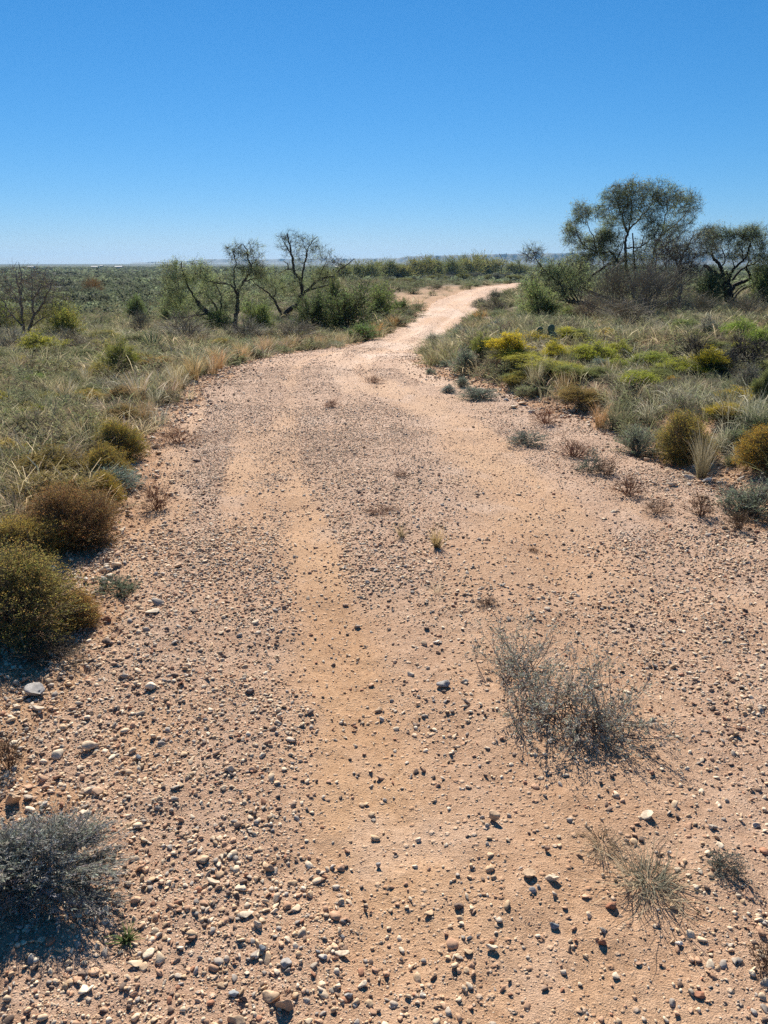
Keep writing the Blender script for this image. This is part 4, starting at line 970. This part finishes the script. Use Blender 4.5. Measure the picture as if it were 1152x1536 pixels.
tree('mesquite_tree', 'tree', 'broad mesquite with a thick black trunk fanning into limbs at the right edge', (1095, 459), [
    (15, 16, (1095, 460), (1093, 445), (1090, 428)), (9, 5, (1087, 432), (1079, 416), (1066, 408), (1058, 403), (1048, 398)), (7, 4, (1088, 428), (1082, 412), (1079, 404), (1072, 394), (1063, 387), (1060, 383)), (3.5, 1, (1063, 388), (1062, 376), (1064, 360)), (3.5, 1, (1078, 402), (1084, 385), (1078, 375), (1072, 362)),
    (8, 7, (1091, 430), (1091, 416), (1090, 408)), (6, 2, (1093, 424), (1095, 408), (1099, 402), (1111, 391), (1116, 378), (1118, 362)), (7, 4, (1095, 436), (1104, 426), (1114, 424), (1126, 420), (1130, 414), (1124, 402)), (4, 1, (1124, 404), (1128, 392), (1126, 370)), (5, 1.3, (1098, 420), (1112, 404), (1126, 398), (1140, 392), (1150, 378)),
    (5, 2, (1099, 450), (1108, 440), (1119, 432), (1133, 429), (1150, 425)), (4, 1.5, (1098, 446), (1106, 434), (1118, 427)), (5, 1.5, (1088, 434), (1078, 427), (1066, 428)), (3, 1, (1111, 391), (1106, 378), (1104, 362)), (3, 1, (1099, 402), (1098, 390), (1092, 378))],
    [(1066, 352, 18, 12, 60, .9), (1085, 356, 14, 12, 45, .8), (1104, 358, 18, 14, 65, 1.1), (1122, 352, 14, 12, 50, 1.0), (1140, 362, 18, 18, 70, .8), (1060, 375, 14, 12, 35, .5), (1110, 380, 26, 14, 70, .8), (1142, 392, 18, 18, 65, 1.0), (1145, 420, 16, 18, 50, 1.1), (1165, 380, 20, 26, 50, .9), (1092, 385, 18, 12, 40, .4), (1070, 415, 18, 14, 40, .8), (1168, 420, 16, 18, 30, .9)], 53, barkcol=(.6, .6, .6), leafcol=(.27, .32, .17))
tree('dead_snag', 'dead tree', 'small dead dark snag rising above the far row of bushes', (752, 414), [
    (3, 2, (752, 414), (752, 404), (755, 395)), (2, .8, (755, 395), (752, 386), (748, 380)), (2, .8, (755, 396), (758, 386), (760, 379)), (1.6, .7, (754, 399), (759, 394), (761, 390))], [(752, 384, 6, 5, 14, 0), (759, 384, 5, 5, 12, 0)], 55, twr=.014, fwd=-4)
tree('dead_shrub', 'dead shrub', 'forked leafless dark shrub standing in the right verge', (1042, 556), [
    (3, 2.4, (1042, 557), (1043, 545), (1044, 532)), (2.4, 1, (1044, 532), (1036, 524), (1031, 516)), (2.4, 1, (1044, 532), (1050, 526), (1054, 518)), (1.6, .8, (1043, 540), (1034, 536), (1028, 530)), (1.6, .8, (1044, 532), (1042, 520), (1040, 512))], [(1034, 522, 9, 8, 16, 0), (1052, 522, 8, 8, 16, 0), (1042, 515, 8, 6, 12, 0)], 57, twr=.006)
tree('dead_shrub', 'dead shrub', 'leafless tangled dark shrub near the right picture edge', (1128, 566), [
    (3, 2, (1128, 567), (1124, 552), (1122, 536)), (2.4, 1, (1122, 538), (1112, 526), (1106, 514)), (2.4, 1, (1122, 538), (1130, 524), (1133, 512)), (2, .8, (1126, 555), (1138, 545), (1146, 535)), (2, .8, (1124, 552), (1110, 546), (1102, 540))], [(1112, 525, 12, 12, 26, 0), (1132, 525, 12, 12, 26, 0), (1122, 540, 18, 10, 20, 0)], 59, twr=.007)

# ---- green and grey brush around the trees
for a in [
    (GREENB, 520, 500, 90, 76, 'largest dark green bush right of the leaning mesquite', (.62, .72, .6)),
    (GREENB, 566, 484, 52, 56, 'bright green bush at the right end of the brush beside the left trees', (1.0, 1.15, .8)),
    (GREENB, 470, 498, 60, 56, 'dark green bush at the foot of the leaning mesquite', (.55, .65, .55)),
    (GREENB, 505, 482, 40, 56, 'yellow green bush behind the largest dark green bush', (1.2, 1.2, .8)),
    (GREENB, 390, 496, 46, 44, 'fresh green bush between the two left mesquites', (1.05, 1.2, .8)),
    (GREENB, 330, 500, 50, 34, 'green bush under the sprawling black limb', (.85, 1.05, .8)),
    (GREENB, 258, 486, 46, 48, 'yellow green bush left of the black trunked mesquite', (1.15, 1.2, .8)),
    (GREENB, 205, 484, 36, 46, 'green bush standing alone between bare tree and mesquite', (.8, .95, .75)),
    (GREENB, 98, 508, 50, 50, 'yellow leaved bush right of the bare grey tree', (1.7, 1.5, .7)),
    (GREENB, 8, 500, 46, 50, 'dull green bush left of the bare grey tree', (.9, .95, .7)),
    (GREENB, 540, 512, 60, 24, 'low green bush in front of the dark bushes by the bend', (.8, 1.1, .7)),
    (GREENB, 600, 472, 36, 22, 'low green bush left of the bare pad by the far track', (.75, .95, .65)),
    (GREENB, 812, 478, 66, 60, 'soft green bush under the low leaning mesquite', (1.15, 1.25, 1.0)),
    (GREENB, 862, 448, 44, 60, 'yellow green bush behind the low leaning mesquite', (1.35, 1.35, .8)),
    (GREENB, 1058, 462, 50, 56, 'dark green bush between the thin trunk and the thick trunk', (.75, .85, .8)),
    (GREENB, 1140, 462, 40, 66, 'green bush behind the thick trunked mesquite', (1.0, 1.1, .9)),
    (GREENB, 850, 480, 36, 22, 'small yellow green bush at the foot of the low mesquite', (1.2, 1.25, .8)),
]: dome(a[0], *a[1:6], leaf=a[6], name='green_bush', minr=.4)
for a in [
    (TWIG, 920, 478, 76, 74, 'grey twiggy thicket bush right of the low leaning mesquite', (1, .95, .95)),
    (TWIG, 970, 480, 76, 78, 'grey twiggy thicket bush under the tallest mesquite', (.95, .9, .95)),
    (TWIG, 1003, 474, 66, 70, 'grey twiggy bush left of the thin straight trunk', (1, .95, .95)),
    (TWIG, 1052, 478, 54, 36, 'grey twiggy bush right of the thin straight trunk', (1, .95, .9)),
    (TWIG, 880, 484, 60, 36, 'low brown twiggy bush under the tallest mesquite', (1.05, .9, .85)),
    (TWIG, 940, 490, 90, 30, 'low grey twiggy bush in front of the thicket', (1.1, 1, .95)),
    (TWIG, 1120, 478, 60, 34, 'low grey twiggy bush right of the thick trunk', (.9, .85, .85)),
    (TWIG, 20, 530, 76, 36, 'grey twiggy bush in front of the bare grey tree', (1.3, 1.25, 1.25)),
    (TWIG, 110, 530, 70, 34, 'grey brown twiggy bush right of the yellow topped bush', (1.2, 1.1, 1.05)),
    (TWIG, 280, 516, 90, 40, 'wide grey brown brush below the sprawling black limb', (1.1, 1, 1)),
    (TWIG, 370, 512, 70, 30, 'grey brush at the foot of the black trunked mesquite', (1, .95, .95)),
    (TWIG, 440, 512, 70, 26, 'grey brush at the foot of the leaning mesquite', (1, .95, .95)),
    (TWIG, 212, 500, 40, 32, 'dark grey brush below the lone green bush', (.8, .8, .85)),
    (TWIG, 745, 470, 44, 22, 'dark twiggy brush left of the low leaning mesquite', (.8, .75, .75)),
]: dome(a[0], *a[1:6], leaf=a[6], stem=a[6], name='twiggy_bush', minr=.4)
# ---- far row of bushes on the rise where the track leaves
FR = [(533, 421, 30, 26), (556, 421, 32, 26), (583, 420, 30, 27), (607, 420, 28, 24), (628, 419, 36, 33), (652, 418, 30, 30), (678, 417, 32, 28), (704, 416, 30, 30), (732, 415, 36, 32), (776, 414, 34, 24), (515, 424, 30, 30), (490, 426, 30, 26), (566, 414, 24, 20), (693, 412, 20, 26), (640, 413, 20, 24), (715, 411, 20, 26), (662, 412, 18, 22), (600, 414, 22, 20)]
pos = ['first from the left end', 'second from the left end', 'third from the left end', 'fourth from the left end', 'fifth and tallest of the left half', 'sixth from the left end', 'seventh from the left end', 'just left of the tallest yellow one', 'tallest and yellowest', 'last on the right by the track']
for k, (cx, by, w, h) in enumerate(FR):
    c = (1.25, 1.08, .75) if k in (4, 7, 8, 3) else (1.02, .98, .76)
    v = GG.uniform(.85, 1.1); c = tuple(np.array(c) * v)
    lb, grp = ('yellowish green bush of the far row, ' + pos[k], None) if k < 10 else ('green bush at the back of the far row on the rise', 'bushes at the back of the far row')
    dome(GREENB, cx, by, w * 1.35, h, lb, leaf=tuple(np.array(c) * 1.25), name='green_bush', group=grp or 'bushes in a row on the far rise', minr=.5)
for k in range(16):
    cx = 560 + 220 * (k + GG.uniform(.1, .9)) / 16; by = GG.uniform(421, 429) - (cx - 560) * .035
    dome(GREYB if k % 3 else MIDD, cx, by, GG.uniform(18, 30), GG.uniform(8, 13), 'low dark grey bush in front of the far row' if k % 3 else 'low olive bush in front of the far row', leaf=(.5, .5, .45) if k % 3 else (.8, .9, .5), tip=(.22, .22, .05), name='low_bush', group='low grey bushes before the far row' if k % 3 else 'low olive bushes before the far row', minr=.3)

# ------------------------------------------------------------------ ground cover that nobody could count
def stamp(geo, tm, x, y, z, sxy, sz, rz, col):
    v, q, t, c = tm; n = len(x)
    if not n: return
    ca, sa = np.cos(rz)[:, None], np.sin(rz)[:, None]
    P = np.stack([(ca * v[:, 0] - sa * v[:, 1]) * sxy[:, None], (sa * v[:, 0] + ca * v[:, 1]) * sxy[:, None], v[:, 2] * sz[:, None]], -1) + np.stack([x, y, z], -1)[:, None]
    geo.add(P.reshape(-1, 3), (q[None] + (np.arange(n) * len(v))[:, None, None]).reshape(-1, 4), (col[:, None] * c[None]).reshape(-1, 3))
def cover(n, r0, r1, a0, g, maxin=-.05):
    r = r0 + (r1 - r0) * g.random(n) ** .75; a = g.uniform(-a0, a0, n); x = r * np.sin(a); y = r * np.cos(a)
    h, l, rr = hbase(x, y); i = inside(x, y, l, rr)
    padk = (l - x < 4.4) & (l - x > -1) & (y > 41) & (y < 66)
    k = (i < maxin) & ~((x > 0) & (y < 14) & (i > -.2 + .3 * (vnoise(x * 2.2, y * 2.2, 9) - .3))) & ~((x < 0) & (y < 13) & (i > -.22)) & ~((x < 0) & (y < 3.5 + .8 * vnoise(x * 3, y * 3, 7))) & ~infp(x, y, .9) & ~(padk & (g.random(n) < .72))
    return x[k], y[k]
gc = np.random.default_rng(77)
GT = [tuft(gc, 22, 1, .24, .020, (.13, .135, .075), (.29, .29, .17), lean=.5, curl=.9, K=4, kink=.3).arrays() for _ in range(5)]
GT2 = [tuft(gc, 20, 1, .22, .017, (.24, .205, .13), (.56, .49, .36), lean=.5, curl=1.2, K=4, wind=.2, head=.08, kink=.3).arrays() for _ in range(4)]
def merged(tp):
    ge = Geo()
    for a in tp:
        if a.n: v, q, t, c = a.arrays(); ge.add(v, q, c)
    return ge.arrays()
LOWB = [merged(shrub(gc, 1, 1, 22, 5, (.10, .028, 5), (0, 0, 0), (.16, .14, .115), (.23, .25, .14), low=.05, sw=.016, lump=.5, spread=.14)) for _ in range(4)]
LOWT = [merged(shrub(gc, 1, 1, 24, 6, (.09, .02, 1), (0, 0, 0), (.20, .17, .145), (.21, .19, .11), low=.1, sw=.013, lump=.5, spread=.16)) for _ in range(3)]
GC = Geo()
x, y = cover(9500, 2.2, 12, .75, gc, .02)
for tset, frac, h0, h1 in ((GT, .5, .08, .26), (GT2, .75, .1, .3), (LOWB, .9, .08, .2), (LOWT, 1.01, .08, .22)):
    pass
def fill(x, y, hs, probs, wide=1.1, cm=(1, 1, 1)):
    z = zs(x, y); pick = gc.choice(4, len(x), p=probs); patch = fbm(x * .35, y * .35, 201, 3)
    for j, ts in enumerate((GT, GT2, LOWB, LOWT)):
        for m in range(len(ts)):
            s = np.nonzero((pick == j) & (gc.integers(0, len(ts), len(x)) == m))[0]
            hh = gc.uniform(*hs, len(s)) * (.7 if j > 1 else 1) * (.6 + .9 * patch[s])
            col = vary(cm, len(s), gc, .5, .1) * 1.14 * (np.array([1.18, 1.0, .82]) * patch[s][:, None] + np.array([.9, 1.05, .95]) * (1 - patch[s][:, None]))
            stamp(GC, ts[m], x[s], y[s], z[s] - .01, hh * wide * (1.6 if j > 1 else 1), hh, gc.uniform(0, 6.28, len(s)), col)
fill(x, y, (.09, .30), [.28, .36, .20, .16])
x, y = cover(12000, 12, 34, .66, gc)
fill(x, y, (.16, .42), [.32, .34, .22, .12], 1.3)
x, y = cover(8000, 33, 75, .62, gc)
fill(x, y, (.25, .6), [.30, .16, .38, .16], 1.8, (.9, .95, .9))
ob('grass_cover', GC.mesh('grass_cover', M_grass), kind='stuff', label='low dry grass and scrub covering both verges of the track', cat='grass')
# scrub of the plain below
def clump(g, n, s):
    ge = Geo(); d = unit(g.normal(size=(n, 3))); d[:, 2] = np.abs(d[:, 2]); p = d * np.array([.5, .5, .9]) * (.55 + .5 * g.random((n, 1)))
    leaves(ge, p, d + g.normal(0, .6, (n, 3)), s * g.uniform(.6, 1.3, n), s * .7, g, vary((1, 1, 1), n, g, .3, .06)); return ge.arrays()
CL = [[clump(gc, n, s) for _ in range(4)] for n, s in ((150, .19), (60, .32), (22, .55))]
SC = Geo()
for n, r0, r1, lod, w0, w1 in ((1500, 48, 90, 0, .6, 1.4), (5200, 85, 230, 0, .9, 2.2), (11000, 220, 620, 1, 1.4, 3.2), (16000, 600, 1900, 2, 3, 7)):
    r = np.sqrt(r0 ** 2 + (r1 ** 2 - r0 ** 2) * gc.random(n)); a = gc.uniform(-.68, .68, n); x = r * np.sin(a); y = r * np.cos(a)
    h, l, rr = hbase(x, y); off = np.interp(y, [40, 55, 75, 90], [0, 6, 14, 20])
    k = ((x < l - off - 1) | (x > rr + 5) | (y > 98)) & (fbm(x / (r0 * .25), y / (r0 * .12), 301, 3) > .42)
    x, y, h = x[k], y[k], h[k]; W = gc.uniform(w0, w1, len(x)); tone = fbm(x / (r0 * .4), y / (r0 * .2), 305, 3)[:, None]
    tc = np.clip((tone - .35) * 3.3, 0, 1)
    col = (np.array([.12, .13, .085]) * (1 - tc) + np.array([.23, .265, .15]) * tc) * (1 + gc.uniform(-.3, .3, (len(x), 1)))
    wh = gc.integers(0, 4, len(x))
    for m in range(4):
        s = np.nonzero(wh == m)[0]; stamp(SC, CL[lod][m], x[s], y[s], h[s] - .05, W[s], W[s] * gc.uniform(.5, .8, len(s)) * (1 if lod < 2 else .6), gc.uniform(0, 6.28, len(s)), col[s])
ob('plain_scrub', SC.mesh('plain_scrub', M_leaf), kind='stuff', label='green scrub covering the wide plain below the rise', cat='scrub')
dome(TWIG, 140, 441, 30, 22, 'orange brown bush out on the plain', leaf=(2, 1.3, .6), stem=(1.8, 1.1, .6), name='twiggy_bush')

# ------------------------------------------------------------------ far things: sheds, masts, mesas, haze
M_white = plain('white_metal', (.22, .22, .22), .7); M_grey = plain('grey_steel', (.25, .25, .26), .6); M_wall = plain('shed_wall', (.5, .48, .45), .7)
def box(bm, x0, x1, y0, y1, z0, z1):
    v = [bm.verts.new(p) for p in ((x0, y0, z0), (x1, y0, z0), (x1, y1, z0), (x0, y1, z0), (x0, y0, z1), (x1, y0, z1), (x1, y1, z1), (x0, y1, z1))]
    for f in ((0, 3, 2, 1), (4, 5, 6, 7), (0, 1, 5, 4), (1, 2, 6, 5), (2, 3, 7, 6), (3, 0, 4, 7)): bm.faces.new([v[i] for i in f])
def frombm(name, bm, mat): me = bpy.data.meshes.new(name); bm.to_mesh(me); bm.free(); me.materials.append(mat); return me
for px, w, label in ((46, 9, 'white roofed shed on the plain behind the bare grey tree'), (142, 9, 'long white shed on the plain, left of two'), (178, 10, 'long white shed on the plain, right of two'), (152, 4, 'small white shed above the two long ones'), (507, 8, 'white roofed shed beyond the leaning mesquite')):
    Yd = 2100 if w == 4 else 1500; d = ray(px, 395); x = d[0] / d[1] * Yd; z = float(hbase(np.array([x]), np.array([float(Yd)]))[0][0]); Wm = w * Yd / F
    o = bpy.data.objects.new('shed', None); LINK(o); o.location = (x, Yd, z); tag(o, label, 'shed')
    bm = bmesh.new(); box(bm, -Wm / 2, Wm / 2, -5, 5, 0, 3.2); ob('wall', frombm('wall', bm, M_white), o)
    bm = bmesh.new()
    a = [bm.verts.new(p) for p in ((-Wm / 2 - .4, -5.6, 3.21), (Wm / 2 + .4, -5.6, 3.21), (Wm / 2 + .4, 0, 4.4), (-Wm / 2 - .4, 0, 4.4), (-Wm / 2 - .4, 5.6, 3.21), (Wm / 2 + .4, 5.6, 3.21))]
    for f in ((0, 1, 2, 3), (3, 2, 5, 4), (0, 3, 4), (1, 5, 2), (0, 4, 5, 1)): bm.faces.new([a[i] for i in f])
    ob('roof', frombm('roof', bm, M_white), o)
    bm = bmesh.new(); box(bm, -1.6, 1.6, -5.06, -5.003, 0, 2.6); ob('door', frombm('door', bm, M_grey), o)
for px, hh, label in ((233.5, 13, 'thin mast on the horizon, left of two'), (247.5, 20, 'taller thin mast on the horizon, right of two')):
    Yd = 2600; d = ray(px, 395); x = d[0] / d[1] * Yd; z = float(hbase(np.array([x]), np.array([float(Yd)]))[0][0])
    o = bpy.data.objects.new('mast', None); LINK(o); o.location = (x, Yd, z); tag(o, label, 'mast')
    ge = Geo(); tubes(ge, np.array([[[0, 0, 0], [0, 0, hh * .5], [0, 0, hh]]], float), np.array([[.9, .8, .5]]), 6); ob('pole', ge.mesh('pole', M_grey), o)
    bm = bmesh.new(); box(bm, -1.8, 1.8, -.6, .6, hh, hh + .9); ob('crossarm', frombm('crossarm', bm, M_grey), o)
def mesa(name, Yd, prof, thick):
    xs = np.arange(prof[0][0], prof[-1][0] + 1, 3.0); ys = np.interp(xs, [p[0] for p in prof], [p[1] for p in prof]) + (vnoise(xs * .12, xs * 0, 3) - .5) * .8
    rows = []
    for k, f in enumerate((0, .18, .45, .8, 1.0, 1.0, .6, 0)):
        yy = Yd + (-260, -150, -90, -30, 0, thick, thick + 150, thick + 400)[k]
        P = []
        for px, py in zip(xs, ys):
            d = ray(px, py); s = Yd / d[1]; zt = EYE + d[2] * s
            P.append((d[0] * s, yy + 60 * (vnoise(np.array(px * .3), np.array(k * 1.0), 9) - .5), -11 + max(zt + 11, 0) * f))
        rows.append(P)
    V = np.array(rows, float); m = len(xs); idx = np.arange(8 * m).reshape(8, m)
    Qm = np.stack([idx[:-1, :-1], idx[:-1, 1:], idx[1:, 1:], idx[1:, :-1]], -1).reshape(-1, 4)
    ob(name, make_mesh(name, V.reshape(-1, 3), Qm, np.zeros((0, 3), int), None, M_hill, False), kind='structure')
M_hill = plain('hill_scrub', (.10, .095, .07), .95, .01, .35)
mesa('mesa_hills', 7200, [(500, 394), (560, 390), (588, 389), (597, 388), (606, 385), (640, 383.5), (700, 382.5), (760, 381), (830, 380), (900, 379.5), (1000, 380), (1080, 380), (1200, 382), (1350, 386), (1420, 394)], 500)
mesa('far_hills', 8500, [(200, 394), (285, 391.5), (300, 389), (340, 388.5), (380, 389.5), (430, 388), (520, 388), (620, 387), (640, 394)], 300)
m, nt, out, N = nodes('air'); v = N('ShaderNodeVolumePrincipled'); v.inputs['Density'].default_value = 5e-5; v.inputs['Color'].default_value = (.27, .51, .80, 1); v.inputs['Anisotropy'].default_value = .3
nt.links.new(v.outputs[0], out.inputs['Volume'])
bm = bmesh.new(); box(bm, -9600, 9600, -9600, 9600, -14, 116)
hz = ob('haze', frombm('haze', bm, m), kind='stuff', label='pale blue air haze over the plain', cat='haze')

# ------------------------------------------------------------------ light, sky, camera
w = bpy.data.worlds.new('World'); scene.world = w; w.use_nodes = True
nt = w.node_tree; bg = nt.nodes['Background']; sky = nt.nodes.new('ShaderNodeTexSky')
sky.sky_type = 'NISHITA'; sky.sun_disc = False; sky.sun_elevation = SUN_EL; sky.sun_rotation = SUN_AZ
sky.altitude = 600; sky.air_density = 1.0; sky.dust_density = .0; sky.ozone_density = 5.0
hs = nt.nodes.new('ShaderNodeHueSaturation'); hs.inputs['Saturation'].default_value = 1.05
nt.links.new(sky.outputs[0], hs.inputs['Color'])
sc_ = nt.nodes.new('ShaderNodeSeparateColor'); cc_ = nt.nodes.new('ShaderNodeCombineColor'); nt.links.new(hs.outputs[0], sc_.inputs[0])
for ch, (pw, kk) in enumerate(((1.38, .185), (.86, .735), (.8, 1.18))):      # camera response to the clear sky, channel by channel
    a_ = nt.nodes.new('ShaderNodeMath'); a_.operation = 'POWER'; a_.inputs[1].default_value = pw; nt.links.new(sc_.outputs[ch], a_.inputs[0])
    b_ = nt.nodes.new('ShaderNodeMath'); b_.operation = 'MULTIPLY'; b_.inputs[1].default_value = kk; nt.links.new(a_.outputs[0], b_.inputs[0]); nt.links.new(b_.outputs[0], cc_.inputs[ch])
nt.links.new(cc_.outputs[0], bg.inputs[0]); bg.inputs[1].default_value = .066
sl = bpy.data.lights.new('sun', 'SUN'); sl.energy = 4.9; sl.angle = R(.53); sl.color = (1, .94, .84)
so = bpy.data.objects.new('sun', sl); LINK(so)
sd = Vector((math.sin(SUN_AZ) * math.cos(SUN_EL), math.cos(SUN_AZ) * math.cos(SUN_EL), math.sin(SUN_EL)))
so.rotation_euler = sd.to_track_quat('Z', 'Y').to_euler()
cam = bpy.data.cameras.new('camera'); co = bpy.data.objects.new('camera', cam); LINK(co)
cam.sensor_fit = 'VERTICAL'; cam.sensor_height = 24; cam.lens = 24 * F / 1536; cam.clip_start = .05; cam.clip_end = 30000
co.location = (0, 0, EYE); co.rotation_euler = (R(90) - PITCH, 0, 0); scene.camera = co
scene.view_settings.view_transform = 'Standard'; scene.view_settings.look = 'None'; scene.view_settings.exposure = .88; scene.view_settings.gamma = 1
scene.render.engine = 'CYCLES'; cy = scene.cycles
cy.max_bounces = 8; cy.diffuse_bounces = 3; cy.transmission_bounces = 4; cy.volume_bounces = 0; cy.use_denoising = False; cy.denoiser = 'OPENIMAGEDENOISE'; cy.denoising_input_passes = 'RGB_ALBEDO_NORMAL'; cy.denoising_prefilter = 'ACCURATE'; cy.sample_clamp_indirect = 6
scene.render.film_transparent = False
